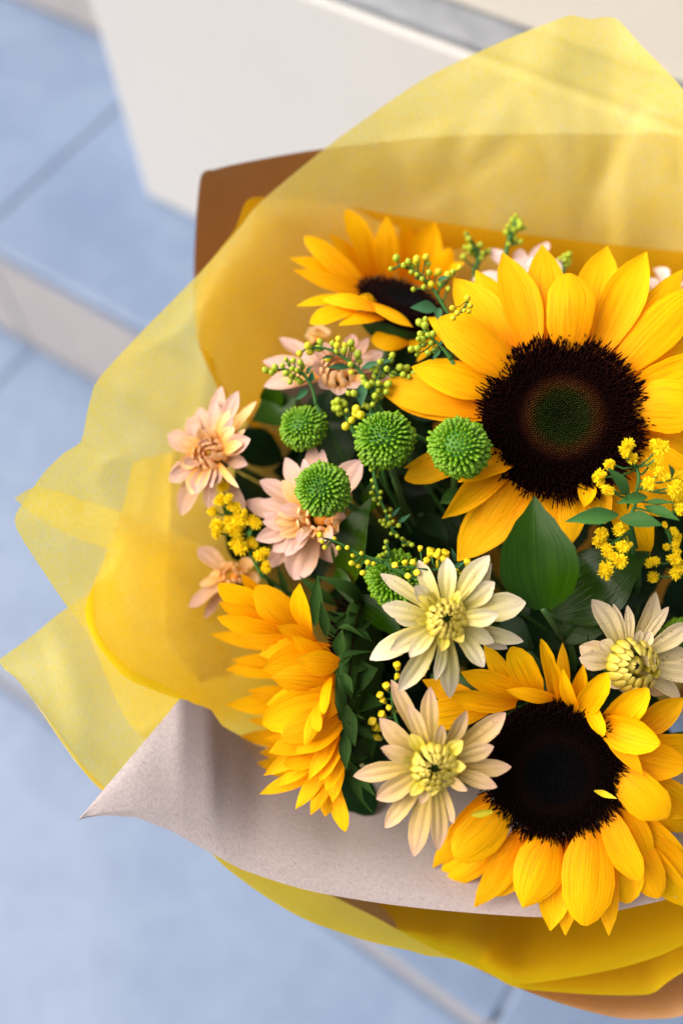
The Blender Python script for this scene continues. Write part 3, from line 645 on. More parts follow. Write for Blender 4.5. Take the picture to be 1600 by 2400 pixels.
for _ in range(26):
    f = rngC.random(); bx, by = lerp(1175, 1255, f) + rngC.uniform(-20, 90), lerp(560, 1740, f); an = rngC.uniform(-1.3, 1.1); ln = rngC.uniform(110, 260)
    d = rngC.uniform(.398, .412)
    blade(sC, P(*c5(bx, by), d + .004), P(*c5(bx + ln * math.cos(an), by + ln * math.sin(an)), d + rngC.uniform(-.006, .006)), rngC.uniform(28, 75) / 3.361 * d / FPX, V(rngC.uniform(0, .8), rngC.uniform(-.2, .7), .8), Msepal, 'sepal', LANCE, bow=rngC.uniform(.05, .3), cup=.3, curl=rngC.uniform(-.4, .4), twist=rngC.uniform(-.8, .8), wave=.15, nu=5, nv=9, rng=rngC)
stem_to_tie(sC, cC - nC * .036, -nC, .0045)
# ------------------------------------------------------------------ chrysanthemums
G_M = 'chrysanthemums in the bouquet'
def mum(label, c, n, petals, T, mat, cup_px, D, seed, inner=(), center=None, wscale=1.0, imat=None, prof=MUMP, core=Mbdark, fill=0):
    rng = random.Random(seed); petals = list(petals)
    c0x, c0y = project(c)
    for _ in range(fill):
        q = rng.choice([p for p in petals if p[3] < 2]); (qx, qy) = T(q[0], q[1]); f = rng.uniform(.50, .82); an = rng.uniform(-.3, .3)
        dx, dy = (qx - c0x) * f, (qy - c0y) * f; dx, dy = dx * math.cos(an) - dy * math.sin(an), dx * math.sin(an) + dy * math.cos(an)
        sx_ = ex_scale(T); ox, oy = T(0, 0)
        petals.append(((c0x + dx - ox) * sx_, (c0y + dy - oy) * sx_, q[2] * rng.uniform(.6, .8), 2, dict(e=rng.uniform(.004, .010), mat=rng.choice([mat, imat or mat, mat]))))
    root = thing('chrysanthemum', label, 'flower', c, G_M); S = D / FPX
    cpx = project(c)
    for p in petals:
        tx, ty, w, lay = p[:4]; ex = p[4] if len(p) > 4 else {}
        tx, ty = T(tx, ty); w = w / ex_scale(T)
        dx, dy = tx - cpx[0], ty - cpx[1]; L = math.hypot(dx, dy)
        k = cup_px * .55 / max(L, 1)
        b = onplane(cpx[0] + dx * k, cpx[1] + dy * k, c, n, {0: -.004, 1: -.0015, 2: .002}[lay])
        e = ex.get('e', {0: -.002, 1: .001, 2: .005}[lay]) + rng.uniform(-.002, .002)
        t = onplane(tx, ty, c, n, {0: -.004, 1: -.0015, 2: .002}[lay] + e)
        kk = dict(bow=rng.uniform(.02, .10), cup=rng.uniform(.02, .36), curl=rng.uniform(-.10, .10), rib=.13, wave=rng.uniform(-.14, .14), twist=rng.uniform(-.35, .35), roll=rng.uniform(-.25, .25), prof=prof, nu=9, nv=12, rng=rng)
        kk.update({k_: v for k_, v in ex.items() if k_ not in ('e', 'mat')})
        w *= rng.uniform(.86, 1.10)
        blade(root, b, t, w * S * wscale, n, ex.get('mat', mat), **kk)
    x, y = frame(n)
    for cnt, rf, hf, lf, wf, inc in inner:
        for i in range(cnt):
            a = 2 * math.pi * (i + rng.uniform(-.25, .25)) / cnt + cnt
            er = x * math.cos(a) + y * math.sin(a); r = cup_px * S
            b = c + er * r * rf + n * r * hf * .3; t = c + er * r * (rf - inc) + n * r * (hf * .3 + lf * rng.uniform(.85, 1.15))
            blade(root, b, t, r * wf, -er * 1.0 + n * .4, imat or Mcup, 'inner_petal', CUPP, bow=-.22, cup=.45, rib=.04, wave=.05, nu=5, nv=6, rng=rng)
    # core
    vs, fs, uvs = [], [], []; rr = cup_px * S * .40
    for j in range(6):
        ph = j / 5 * math.pi / 2
        for k in range(14):
            a = 2 * math.pi * k / 14; vs.append(c + (x * math.cos(a) + y * math.sin(a)) * rr * math.cos(ph) + n * rr * .75 * math.sin(ph) - root.location)
    for j in range(5):
        for k in range(14): fs.append((j * 14 + k, j * 14 + (k + 1) % 14, (j + 1) * 14 + (k + 1) % 14, (j + 1) * 14 + k))
    link('core', mesh('core', vs, fs), core, root)
    # green calyx behind
    vs, fs = [], []
    for j, (f, h) in enumerate([(.75, -.2), (.8, -.45), (.5, -.8), (.18, -1.0)]):
        for k in range(12):
            a = 2 * math.pi * k / 12; vs.append(c + (x * math.cos(a) + y * math.sin(a)) * cup_px * S * f + n * cup_px * S * h - n * .004 - root.location)
    for j in range(3):
        for k in range(12): fs.append((j * 12 + k, j * 12 + (k + 1) % 12, (j + 1) * 12 + (k + 1) % 12, (j + 1) * 12 + k))
    link('calyx', mesh('calyx', vs, fs), Mstem, root)
    stem_to_tie(root, c - n * (cup_px * S + .003), -n, .0016)
    return root
def project(p):
    d = p - CAM; z = d.dot(FWD); return (800 + FPX * d.dot(RIGHT) / z, 1200 - FPX * d.dot(UP) / z)
CUPRINGS = [(16, 1.0, .0, 1.05, .38, .26), (13, .82, .4, 1.0, .36, .34), (10, .58, .7, .80, .31, .30), (7, .36, .9, .60, .25, .18)]
petE = [(262, 285, 115, 1), (530, 185, 130, 0), (725, 168, 125, 1), (1015, 148, 150, 1), (1035, 205, 120, 0), (1052, 335, 140, 1), (1272, 472, 185, 1), (1075, 560, 140, 2), (1245, 740, 118, 0), (1045, 752, 110, 1), (975, 925, 155, 1), (755, 1135, 160, 0), (640, 1012, 95, 1), (390, 1085, 150, 0), (468, 860, 135, 2), (333, 815, 135, 1), (198, 872, 155, 0), (370, 590, 120, 0), (278, 500, 150, 1), (495, 360, 120, 2), (1150, 800, 90, 0), (590, 400, 80, 2, dict(mat=Mcup)), (540, 440, 100, 2, dict(mat=Mcup)), (810, 395, 80, 2, dict(mat=Mcup)), (830, 480, 80, 2, dict(mat=Mcup)), (500, 590, 80, 2, dict(mat=Mcup)), (690, 810, 90, 2, dict(mat=Mcup)), (830, 750, 80, 2, dict(mat=Mcup))]
mum('cream white daisy like chrysanthemum with a yellow cup, left of the big upright leaf', P(1041, 1451, .384), V(.05, .12, 1), petE, c6, Mcream, 45, .384, 51, CUPRINGS)
petF = [(342, 1010, 135, 0), (460, 1195, 115, 2), (263, 1268, 145, 1), (272, 1480, 120, 2), (82, 1672, 130, 1), (240, 1835, 150, 1), (298, 2035, 140, 0), (500, 2225, 140, 0), (662, 2175, 132, 1), (772, 1995, 105, 1), (862, 1775, 90, 2), (1072, 1742, 125, 1), (1168, 1610, 130, 0), (1048, 1468, 125, 1), (1132, 1238, 155, 0), (852, 1215, 130, 1), (835, 1425, 100, 2, dict(mat=Mcup)), (690, 1325, 85, 2), (605, 1058, 120, 0), (478, 1385, 95, 2, dict(mat=Mcup)), (408, 1560, 90, 2, dict(mat=Mcup)), (470, 1810, 95, 2, dict(mat=Mcup)), (545, 1862, 100, 2), (625, 1805, 105, 2, dict(mat=Mcup)), (855, 1610, 90, 2, dict(mat=Mcup)), (600, 1200, 110, 0)]
mum('cream yellow chrysanthemum overlapping the left rim of the near black sunflower disc', P(1016, 1791, .380), V(-.05, .02, 1), petF, c6, Mpeach, 51, .380, 52, CUPRINGS)
petG = [(1000, 65, 150, 1), (1145, 95, 70, 1), (1235, 105, 75, 1), (1412, 20, 155, 0), (1462, 108, 80, 1), (1620, 215, 130, 1), (1600, 390, 130, 0), (1640, 520, 140, 1), (1560, 660, 130, 0), (930, 350, 150, 1), (945, 430, 130, 2), (1110, 600, 110, 1), (1210, 640, 130, 0), (1450, 640, 130, 0), (1370, 260, 100, 2), (1300, 250, 90, 2), (1400, 420, 110, 2), (1060, 330, 110, 2)]
mum('weathered cream chrysanthemum with speckled petals at the right edge', P(1471, 1556, .402), V(.15, .05, 1), petG, c7, mat_petal('faded_petal', [(0, (.58, .44, .10)), (.4, (.70, .58, .28)), (1, (.74, .60, .42))], .07, .2, .6, .25, .4, spots=.9), 58, .402, 53,
    [(16, 1.0, .0, .95, .38, .20), (14, .85, .3, .95, .36, .40), (11, .60, .5, .75, .33, .10), (8, .36, .7, .6, .28, .26)])
petH = [(430, 175, 120, 0), (545, 205, 130, 1), (650, 268, 90, 1, dict(mat=Mapric)), (375, 270, 130, 1), (265, 320, 150, 0), (165, 385, 150, 0), (52, 505, 150, 1), (130, 545, 110, 2, dict(mat=Mapric)), (35, 825, 140, 1), (60, 800, 100, 2), (115, 1075, 200, 0), (190, 880, 150, 2), (285, 890, 110, 2, dict(mat=Mapric)), (325, 1045, 110, 0), (410, 865, 90, 2), (590, 1070, 90, 0), (610, 540, 130, 2, dict(e=.012)), (500, 460, 120, 2, dict(mat=Mapric, e=.010)), (330, 460, 110, 2, dict(mat=Mapric, e=.008)), (200, 440, 120, 1), (610, 720, 100, 1), (170, 620, 110, 2, dict(mat=Mapric)), (540, 580, 90, 2, dict(mat=Mapric, e=.012))]
mum('peach pink chrysanthemum standing alone at the left edge over pale tissue', P(502, 1068, .440), V(-.35, .15, 1), petH, c3, Mpink, 36, .440, 54, [(10, .95, .2, 1.15, .55, .10), (8, .65, .5, 1.1, .5, .15), (6, .35, .6, .9, .42, .1)], imat=Mapric, core=Mapric, fill=14)
petI = [(862, 672, 160, 1), (1062, 570, 160, 0), (1135, 612, 110, 1), (688, 830, 160, 1), (580, 985, 150, 0), (690, 985, 110, 1), (715, 1070, 110, 1), (712, 1130, 140, 2), (665, 1250, 150, 1), (775, 1330, 140, 1), (765, 1448, 150, 0), (868, 1360, 120, 2), (935, 1530, 220, 1), (1195, 1415, 170, 0), (1410, 690, 190, 0), (1330, 900, 150, 0), (850, 830, 120, 2, dict(mat=Mapric)), (820, 1160, 110, 2, dict(mat=Mapric)), (1300, 1100, 130, 1), (1060, 1230, 110, 2, dict(mat=Mapric)), (1150, 1260, 100, 2, dict(mat=Mapric)), (1250, 1200, 110, 2, dict(mat=Mapric)), (960, 1080, 110, 2, dict(mat=Mapric))]
mum('pale pink chrysanthemum half hidden behind a green button bloom', P(752, 1215, .425), V(-.25, .05, 1), petI, c3, Mpink, 46, .425, 55, [(11, .95, .2, .9, .5, .05), (8, .6, .4, .8, .45, .15)], imat=Mapric, core=Mapric, fill=12)
petJ = [(65, 1450, 190, 1), (55, 1255, 140, 0), (175, 1105, 120, 0), (330, 1180, 130, 1), (470, 1110, 130, 1), (710, 1060, 120, 0), (825, 1085, 110, 1), (930, 1180, 130, 1), (1030, 1395, 110, 0), (560, 1120, 120, 2), (400, 1300, 140, 2), (900, 1290, 120, 2), (600, 1490, 130, 2), (760, 1440, 130, 2), (470, 1430, 130, 2), (500, 1240, 120, 2)]
mum('pink chrysanthemum under the small tilted sunflower, crossed by green buds', P(797, 880, .437), V(-.1, .45, .9), petJ, c1, Mpink, 42, .437, 56, [(11, 1.0, .2, .95, .5, .1), (9, .7, .5, .95, .45, .15), (6, .4, .6, .8, .4, .1)], imat=Mapric, core=Mapric, fill=12)
petK = [(258, 1305, 140, 1, dict(mat=Mpink)), (640, 1390, 110, 0), (600, 1440, 90, 1), (270, 1575, 90, 1), (335, 1500, 80, 1), (205, 1735, 110, 1, dict(mat=Mpink)), (300, 1805, 80, 0, dict(mat=Mpink)), (420, 1420, 90, 2), (480, 1410, 80, 2), (690, 1540, 90, 0), (360, 1620, 80, 2)]
mum('orange tinted chrysanthemum tucked behind the sideways sunflower', P(548, 1352, .452), V(-.3, .3, 1), petK, c3, Mapric, 30, .452, 57, [(9, .95, .2, .9, .5, .1), (7, .6, .5, .8, .45, .15)], imat=Mapric, core=Mapric)
Mlil = mat_petal('lilac_petal', [(0, (.74, .50, .38)), (.4, (.80, .60, .56)), (1, (.82, .62, .64))], .05, .28, .55, .1, .2)
petL = [(1149, 590, 40, 1), (1218, 583, 36, 1), (1283, 572, 46, 1), (1337, 617, 40, 1), (1107, 652, 36, 1), (1250, 600, 40, 2), (1180, 610, 36, 2), (1310, 640, 36, 0)]
mum('lilac pink chrysanthemum peeping over the top petals of the largest sunflower', P(1225, 660, .462), V(0, .6, .8), petL, ident, Mlil, 28, .462, 58, [(8, .9, .2, .9, .5, .1)], imat=Mlil, core=Mapric)
petM = [(1542, 622, 44, 1), (1515, 655, 36, 1), (1548, 685, 40, 2), (1590, 655, 40, 1), (1520, 700, 36, 0), (1600, 690, 40, 1), (1570, 640, 36, 0), (1575, 705, 40, 2)]
mum('dusty pink chrysanthemum at the far right behind the largest sunflower', P(1556, 690, .462), V(0, .5, .8), petM, ident, Mlil, 24, .462, 59, [(8, .9, .2, .9, .5, .1)], imat=Mpink, core=Mapric)
petN = [(715, 785, 26, 1), (728, 768, 28, 1), (750, 762, 28, 1), (772, 775, 26, 1), (765, 805, 24, 0), (722, 805, 24, 0)]
mum('blurred beige chrysanthemum below the left petals of the small sunflower', P(745, 795, .470), V(0, .4, .9), petN, ident, mat_petal('beige_petal', [(0, (.60, .42, .10)), (1, (.70, .54, .34))], .05, .25), 20, .470, 60, [(8, .9, .2, .9, .5, .1)], imat=Mapric, core=Mapric)

# ------------------------------------------------------------------ green button blooms
def button_mesh(seed, N=420):
    rng = random.Random(seed); vs, fs, uvs = [], [], []
    prof = [(.0, .55), (.30, .85), (.60, 1.0), (.84, .90), (.97, .58)]
    for i in range(N):
        z = 1 - 1.62 * (i + .5) / N; a = i * 2.399963
        s = math.sqrt(max(0, 1 - z * z)); er = Vector((math.cos(a) * s, math.sin(a) * s, z))
        g = min(1, (i / N) / .25)
        tg = Vector((math.cos(a) * z, math.sin(a) * z, -s))
        d = (er * .85 + tg * (-.12 + .85 * g) * rng.uniform(.8, 1.2)).normalized()
        d = (d + Vector((rng.uniform(-1, 1), rng.uniform(-1, 1), rng.uniform(-1, 1))) * .16).normalized()
        R0 = .66 - .02 * g; L = (.27 + .12 * g) * rng.uniform(.80, 1.18) * (1 + .22 * noise.noise(er * 1.6 + Vector((seed * 3, 0, 0)))); w = .043 + .030 * g
        b = Vector((er.x, er.y, er.z * .92)) * R0
        s1 = d.cross(Vector((0, 0, 1)) if abs(d.z) < .95 else Vector((1, 0, 0))).normalized(); s2 = s1.cross(d).normalized()
        k0 = len(vs)
        for f, r in prof:
            for k in range(6):
                an = k * math.pi / 3
                vs.append(b + d * (L * f) + (s1 * math.cos(an) * w * r) + (s2 * math.sin(an) * w * r * .75) + s2 * (.03 * f * f)); uvs.append((f * .9, .6))
        vs.append(b + d * (L * .93)); uvs.append((.35, .6))
        for j in range(len(prof) - 1):
            for k in range(6): fs.append((k0 + j * 6 + k, k0 + j * 6 + (k + 1) % 6, k0 + (j + 1) * 6 + (k + 1) % 6, k0 + (j + 1) * 6 + k))
        t = k0 + (len(prof) - 1) * 6
        for k in range(6): fs.append((t + k, t + (k + 1) % 6, k0 + len(prof) * 6))
    return mesh('florets', vs, fs, uvs)
BM = [button_mesh(1), button_mesh(2)]
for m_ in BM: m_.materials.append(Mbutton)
def core_mesh():
    vs, fs = [], []
    for j in range(9):
        ph = j / 8 * math.pi
        for k in range(16):
            a = 2 * math.pi * k / 16; vs.append(Vector((math.cos(a) * math.sin(ph), math.sin(a) * math.sin(ph), math.cos(ph) * .92)) * .70)
    for j in range(8):
        for k in range(16): fs.append((j * 16 + k, j * 16 + (k + 1) % 16, (j + 1) * 16 + (k + 1) % 16, (j + 1) * 16 + k))
    return mesh('core', vs, fs)
CM = core_mesh(); CM.materials.append(Mbcore)
def button(label, px, py, rpx, D, n, i):
    c = P(px, py, D); R = rpx * D / FPX
    root = thing('button_chrysanthemum', label, 'flower', c, 'green button blooms')
    q = n.to_track_quat('Z', 'Y')
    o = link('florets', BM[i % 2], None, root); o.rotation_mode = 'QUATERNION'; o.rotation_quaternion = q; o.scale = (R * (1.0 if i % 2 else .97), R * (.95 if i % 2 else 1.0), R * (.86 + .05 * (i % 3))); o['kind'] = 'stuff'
    k = link('core', CM, None, root); k.rotation_mode = 'QUATERNION'; k.rotation_quaternion = q; k.scale = (R, R, R)
    stem_to_tie(root, c - n * R * .6, -n, .0016)
button('green button bloom farthest left, above the pale pink flower', 711, 1003, 60, .428, V(-.35, .55, .7), 0)
button('green button bloom in the middle of the row, under the green bud cluster', 902, 1031, 76, .404, V(-.12, .55, .8), 1)
button('green button bloom overlapping the dark disc of the largest sunflower', 1077, 1050, 77, .392, V(.05, .35, .95), 0)
button('green button bloom in front of the pale pink chrysanthemum', 757, 1147, 70, .395, V(-.35, .2, .9), 1)
button('darker green button bloom behind the cream white chrysanthemum', 925, 1358, 72, .415, V(.1, .1, 1), 2)
button('dark green button bloom at the right edge beside the weathered cream flower', 1600, 1505, 62, .425, V(.1, .2, .95), 1)

# ------------------------------------------------------------------ goldenrod
def bud_mesh(kind):
    vs, fs = [], []; ns = 8
    prof = {'closed': [(-.95, .25), (-.7, .7), (-.2, 1), (.35, .95), (.75, .62), (.95, .34)], 'open': [(-1.1, .3), (-.7, .62), (-.1, .8), (.4, .88), (.75, 1.02), (1.0, .85)]}[kind]
    for z, r in prof:
        for k in range(ns):
            a = 2 * math.pi * k / ns; rr = r * (1 + (.14 if kind == 'open' and z > .6 and k % 2 else 0)); vs.append((rr * math.cos(a), rr * math.sin(a), z))
    vs.append((0, 0, .80 if kind == 'closed' else .72))
    for j in range(len(prof) - 1):
        for k in range(ns): fs.append((j * ns + k, j * ns + (k + 1) % ns, (j + 1) * ns + (k + 1) % ns, (j + 1) * ns + k))
    t = (len(prof) - 1) * ns
    for k in range(ns): fs.append((t + k, t + (k + 1) % ns, len(prof) * ns))
    return mesh('bud', vs, fs)
BUDS = {}
for nm, kd, mt in (('g', 'closed', Mbud), ('y', 'closed', Mbudy), ('o', 'open', Mbudo)):
    BUDS[nm] = bud_mesh(kd); BUDS[nm].materials.append(mt)
G_G = 'goldenrod sprigs in the bouquet'
def sprig(label, path, buds, T, D, kind, rpx, leaves=(), seed=1, dD=0.0, stemr=.0007, sway=.004):
    """path: stem from base to tip; buds sit on thin stalks off the nearest stem point."""
    rng = random.Random(seed); S = D / FPX
    n = len(path)
    pp = [P(*T(x, y), D + dD * (1 - i / max(1, n - 1))) for i, (x, y) in enumerate(path)]
    pts = catmull(pp, 5 * n, .5)
    root = thing('goldenrod_sprig', label, 'goldenrod', pts[0], G_G)
    vs, fs = tube(pts, [stemr * (1.35 - .8 * i / (len(pts) - 1)) for i in range(len(pts))], 6)
    for x, y in buds:
        px, py = T(x, y)
        q = P(px, py, D + rng.uniform(-sway, sway))
        # attach a little below the nearest stem point
        bi = min(range(len(pts)), key=lambda i: (pts[i] - q).length); bi = max(0, bi - 2)
        a = pts[bi]; mid = (a + q) * .5 + V(0, -.2, -.2) * .001
        d = (q - mid).normalized() if (q - mid).length > 1e-6 else V(0, 1, 0)
        d = (d + V(rng.uniform(-.4, .4), .25, .35)).normalized()
        v2, f2 = tube([a, mid, q], [stemr * .55, stemr * .5, stemr * .5], 5, True, len(vs)); vs += v2; fs += f2
        r = rpx * S * rng.uniform(.72, 1.15)
        k = kind if kind != 'mix' else rng.choice('ggy')
        o = link('bud', BUDS[k], None, root, q - root.location); o.rotation_mode = 'QUATERNION'; o.rotation_quaternion = d.to_track_quat('Z', 'Y'); o.scale = (r, r, r * 1.12)
    link('stem', mesh('stem', [v - root.location for v in vs], fs), Mgold, root)
    for bx, by, tx, ty, w in leaves:
        blade(root, P(*T(bx, by), D), P(*T(tx, ty), D - .003), w / ex_scale(T) * S, V(rng.uniform(-.3, .3), .2, 1), Mteal, 'leaf', LANCE, bow=.1, cup=.2, fold=.2, nu=5, nv=8, rng=rng)
    stem_to_tie(root, pts[0], (pts[0] - pts[min(4, len(pts) - 1)]).normalized() * .5 + AXIS * .5, .0009, Mgold, foot=False)
    return root
sprig('green bud sprig crossing the dark disc of the small tilted sunflower', [(1440, 960), (1390, 860), (1310, 730), (1210, 610), (1080, 545), (1010, 560)],
      [(1030, 485), (990, 565), (1085, 540), (1120, 512), (1145, 545), (1180, 495), (1180, 525), (1247, 480), (1265, 528), (1140, 590), (1180, 607), (1220, 640), (1270, 592), (1232, 700), (1285, 680), (1155, 715), (1350, 680), (1335, 588), (1405, 610), (1445, 585), (1493, 555), (1412, 712)], c1, .428, 'mix', 8.5, [(1330, 650, 1420, 625, 40), (1330, 860, 1130, 850, 100), (1345, 850, 1335, 950, 60), (1240, 660, 1150, 630, 30)], 61)
sprig('short bud cluster tucked beside the left petals of the largest sunflower', [(1430, 1230), (1380, 1160), (1310, 1090), (1250, 1030)], [(1200, 960), (1240, 980), (1243, 935), (1250, 1022), (1300, 1042), (1208, 1045), (1192, 1080), (1265, 1052), (1228, 1120), (1283, 1112), (1140, 1155), (1185, 1150), (1182, 1195), (1262, 1182), (1315, 1160), (1220, 1085)], c1, .412, 'g', 8.5, [(1350, 1160, 1292, 1240, 40), (1340, 1130, 1390, 1090, 25)], 62)
sprig('tiny bud tip standing over an upper left petal of the largest sunflower', [(150, 660), (200, 620), (245, 560), (250, 520)], [(247, 520), (265, 565), (228, 595), (255, 600), (185, 610), (155, 580), (160, 640)], c2, .399, 'y', 7, (), 63, dD=.022, stemr=.0004)
sprig('arching green bud sprig lying over the pink chrysanthemum', [(860, 1500), (790, 1350), (700, 1260), (600, 1190), (510, 1150), (400, 1145), (330, 1175)], [(320, 1187), (380, 1130), (395, 1172), (470, 1100), (460, 1150), (525, 1225), (560, 1112), (605, 1080), (595, 1128), (592, 1170), (650, 1130), (645, 1162), (695, 1112), (705, 1150), (745, 1192), (760, 1240), (695, 1268), (700, 1325)], c1, .420, 'mix', 9, [(770, 1300, 920, 1245, 50), (690, 1290, 520, 1290, 50), (560, 1210, 480, 1230, 30)], 64)
sprig('green bud sprig at the left pointing over the white pink petal', [(440, 1560), (420, 1470), (380, 1380), (310, 1320), (200, 1305), (100, 1312)], [(70, 1310), (115, 1327), (140, 1290), (195, 1278), (220, 1230), (220, 1332), (240, 1258), (275, 1240), (255, 1350), (325, 1255), (342, 1285), (290, 1370), (250, 1397), (322, 1392), (300, 1310), (265, 1300), (350, 1340)], c1, .423, 'g', 8, [(380, 1450, 290, 1530, 60), (370, 1340, 415, 1275, 40), (400, 1400, 410, 1310, 50)], 65)
sprig('dense green bud cluster between the pink flower and the largest sunflower', [(830, 1700), (850, 1580), (870, 1460), (900, 1360), (960, 1280)],
      [(910, 1250), (850, 1290), (880, 1307), (930, 1250), (990, 1235), (1000, 1200), (1055, 1290), (1105, 1297), (1005, 1340), (1080, 1342), (1120, 1360), (1160, 1335), (870, 1355), (785, 1360), (795, 1400), (850, 1410), (900, 1407), (970, 1412), (820, 1422), (773, 1452), (802, 1472), (895, 1465), (935, 1440), (957, 1470), (875, 1500), (910, 1502), (877, 1532), (790, 1562), (825, 1577), (857, 1562), (680, 1480), (720, 1480), (735, 1600), (730, 1630), (770, 1640), (960, 1300), (930, 1350)], c1, .420, 'g', 8.5, [(790, 1400, 770, 1580, 90), (900, 1270, 1010, 1230, 30)], 66)
sprig('small bunch of green buds between two green button blooms', [(680, 1700), (660, 1640), (630, 1590), (600, 1560)], [(600, 1535), (570, 1550), (632, 1582), (665, 1607), (630, 1622), (650, 1560), (605, 1590), (640, 1540), (580, 1590), (610, 1625)], c1, .425, 'g', 8, (), 67)
sprig('yellow green buds just above the middle button bloom', [(900, 1640), (820, 1640), (740, 1660)], [(735, 1597), (732, 1632), (768, 1640), (702, 1677), (660, 1722)], c1, .412, 'y', 10, (), 68)
sprig('trailing string of buds hanging below the middle button bloom', [(130, 760), (160, 960), (210, 1150), (290, 1320), (330, 1450), (400, 1570), (520, 1680)], [(175, 820), (160, 870), (115, 922), (150, 1007), (107, 1072), (220, 1065), (212, 1137), (145, 1152), (195, 1207), (277, 1297), (335, 1277), (330, 1357), (260, 1412), (255, 1455), (290, 1477), (370, 1422), (325, 1450), (437, 1472), (345, 1572), (395, 1565), (420, 1602), (500, 1652), (500, 1712), (100, 790), (215, 1415), (550, 1690), (600, 1710), (480, 1630)], c9, .415, 'g', 6.2, [(340, 1380, 460, 1245, 50), (420, 1440, 585, 1330, 60)], 69)
sprig('three loose buds beside the glossy leaf under the bud string', [(300, 1860), (320, 1800), (300, 1720), (290, 1680)], [(287, 1672), (267, 1742), (307, 1797), (250, 1832), (210, 1847)], c9, .408, 'g', 6.8, (), 70)
sprig('sprig of opening yellow buds arching over the darker button bloom', [(1120, 2060), (980, 2020), (800, 2010), (620, 1990), (420, 1975)], [(700, 1760), (820, 1802), (930, 1800), (915, 1852), (990, 1822), (1030, 1832), (980, 1890), (775, 1912), (925, 1952), (620, 1932), (520, 1942), (400, 1967), (560, 2092), (670, 2057), (1140, 2022), (1270, 1932), (840, 1830), (1160, 2070)], c9, .392, 'o', 8.5, [(1110, 1990, 1245, 1915, 70), (1130, 1930, 1080, 1740, 60), (900, 2030, 620, 1990, 30)], 71)
sprig('thin branch of yellow tipped buds over the glossy leaf', [(1560, 1410), (1450, 1375), (1340, 1325), (1240, 1270), (1150, 1240)], [(1115, 1217), (1130, 1265), (1150, 1305), (1217, 1245), (1245, 1310), (1307, 1307), (1347, 1362), (1407, 1347), (1337, 1417), (1385, 1437), (1452, 1412), (1417, 1485), (1492, 1420), (1350, 1420)], c3, .398, 'y', 6.5, (), 72)
sprig('yellow buds in the dark gap left of the cream yellow flower', [(420, 1420), (380, 1300), (350, 1180), (340, 1080)], [(310, 1060), (272, 1122), (292, 1157), (325, 1207), (285, 1252), (220, 1305), (250, 1342), (250, 1407), (575, 930), (545, 977), (460, 1032), (385, 920), (380, 990)], c6, .408, 'o', 9.5, (), 73)
def cloud(cx, cy, rx, ry, n, seed):
    r = random.Random(seed); return [(cx + r.uniform(-rx, rx), cy + r.uniform(-ry, ry)) for _ in range(n)]
sprig('blurred green sprig against the tissue behind the sunflowers, shorter one', [(1110, 640), (1120, 600), (1100, 560), (1092, 545)], [(1092, 548), (1098, 560), (1105, 575), (1090, 580)] + cloud(1115, 590, 30, 18, 16, 3), ident, .468, 'g', 7, (), 74, stemr=.0010)
sprig('blurred green sprig against the tissue behind the sunflowers, taller one', [(1180, 620), (1190, 570), (1205, 530), (1208, 508)], [(1208, 506), (1200, 516), (1215, 520), (1195, 540), (1228, 535), (1205, 545)] + cloud(1203, 550, 20, 26, 14, 4), ident, .468, 'g', 7, (), 75, stemr=.0010)
sprig('tuft of green buds behind the top petal tips of the largest sunflower', [(1320, 640), (1320, 615), (1322, 600)], cloud(1322, 608, 12, 14, 8, 5), ident, .460, 'g', 7, (), 76)
# fluffy open florets
def fluff_mesh(seed):
    rng = random.Random(seed); vs, fs = [], []
    N = 64
    for i in range(N):
        z = 1 - 1.75 * (i + .5) / N; a = i * 2.399963 + rng.uniform(-.3, .3); s = math.sqrt(max(0, 1 - z * z))
        d = Vector((math.cos(a) * s, math.sin(a) * s, z + .1)).normalized()
        L = rng.uniform(.72, 1.05); w = rng.uniform(.09, .15)
        x = d.orthogonal().normalized(); y = d.cross(x); an = rng.uniform(0, 6.28); sd = x * math.cos(an) + y * math.sin(an); th = d.cross(sd)
        b = d * .2; k0 = len(vs)
        vs += [b - sd * w * .5, b + sd * w * .5, b + d * (L * .55) - sd * w, b + d * (L * .55) + sd * w + th * .03, b + d * (L * .8) - sd * w * .6, b + d * (L * .8) + sd * w * .6, b + d * L * .86 + th * .04]
        fs += [(k0, k0 + 1, k0 + 3, k0 + 2), (k0 + 2, k0 + 3, k0 + 5, k0 + 4), (k0 + 4, k0 + 5, k0 + 6)]
    k0 = len(vs)
    for j in range(5):
        ph = j / 4 * math.pi
        for k in range(8):
            a = k * math.pi / 4; vs.append(Vector((math.cos(a) * math.sin(ph), math.sin(a) * math.sin(ph), math.cos(ph))) * .48)
    for j in range(4):
        for k in range(8): fs.append((k0 + j * 8 + k, k0 + j * 8 + (k + 1) % 8, k0 + (j + 1) * 8 + (k + 1) % 8, k0 + (j + 1) * 8 + k))
    return mesh('floret', vs, fs, smooth=False)
FL = [fluff_mesh(i) for i in range(4)]
for m_ in FL: m_.materials.append(Mfluff)
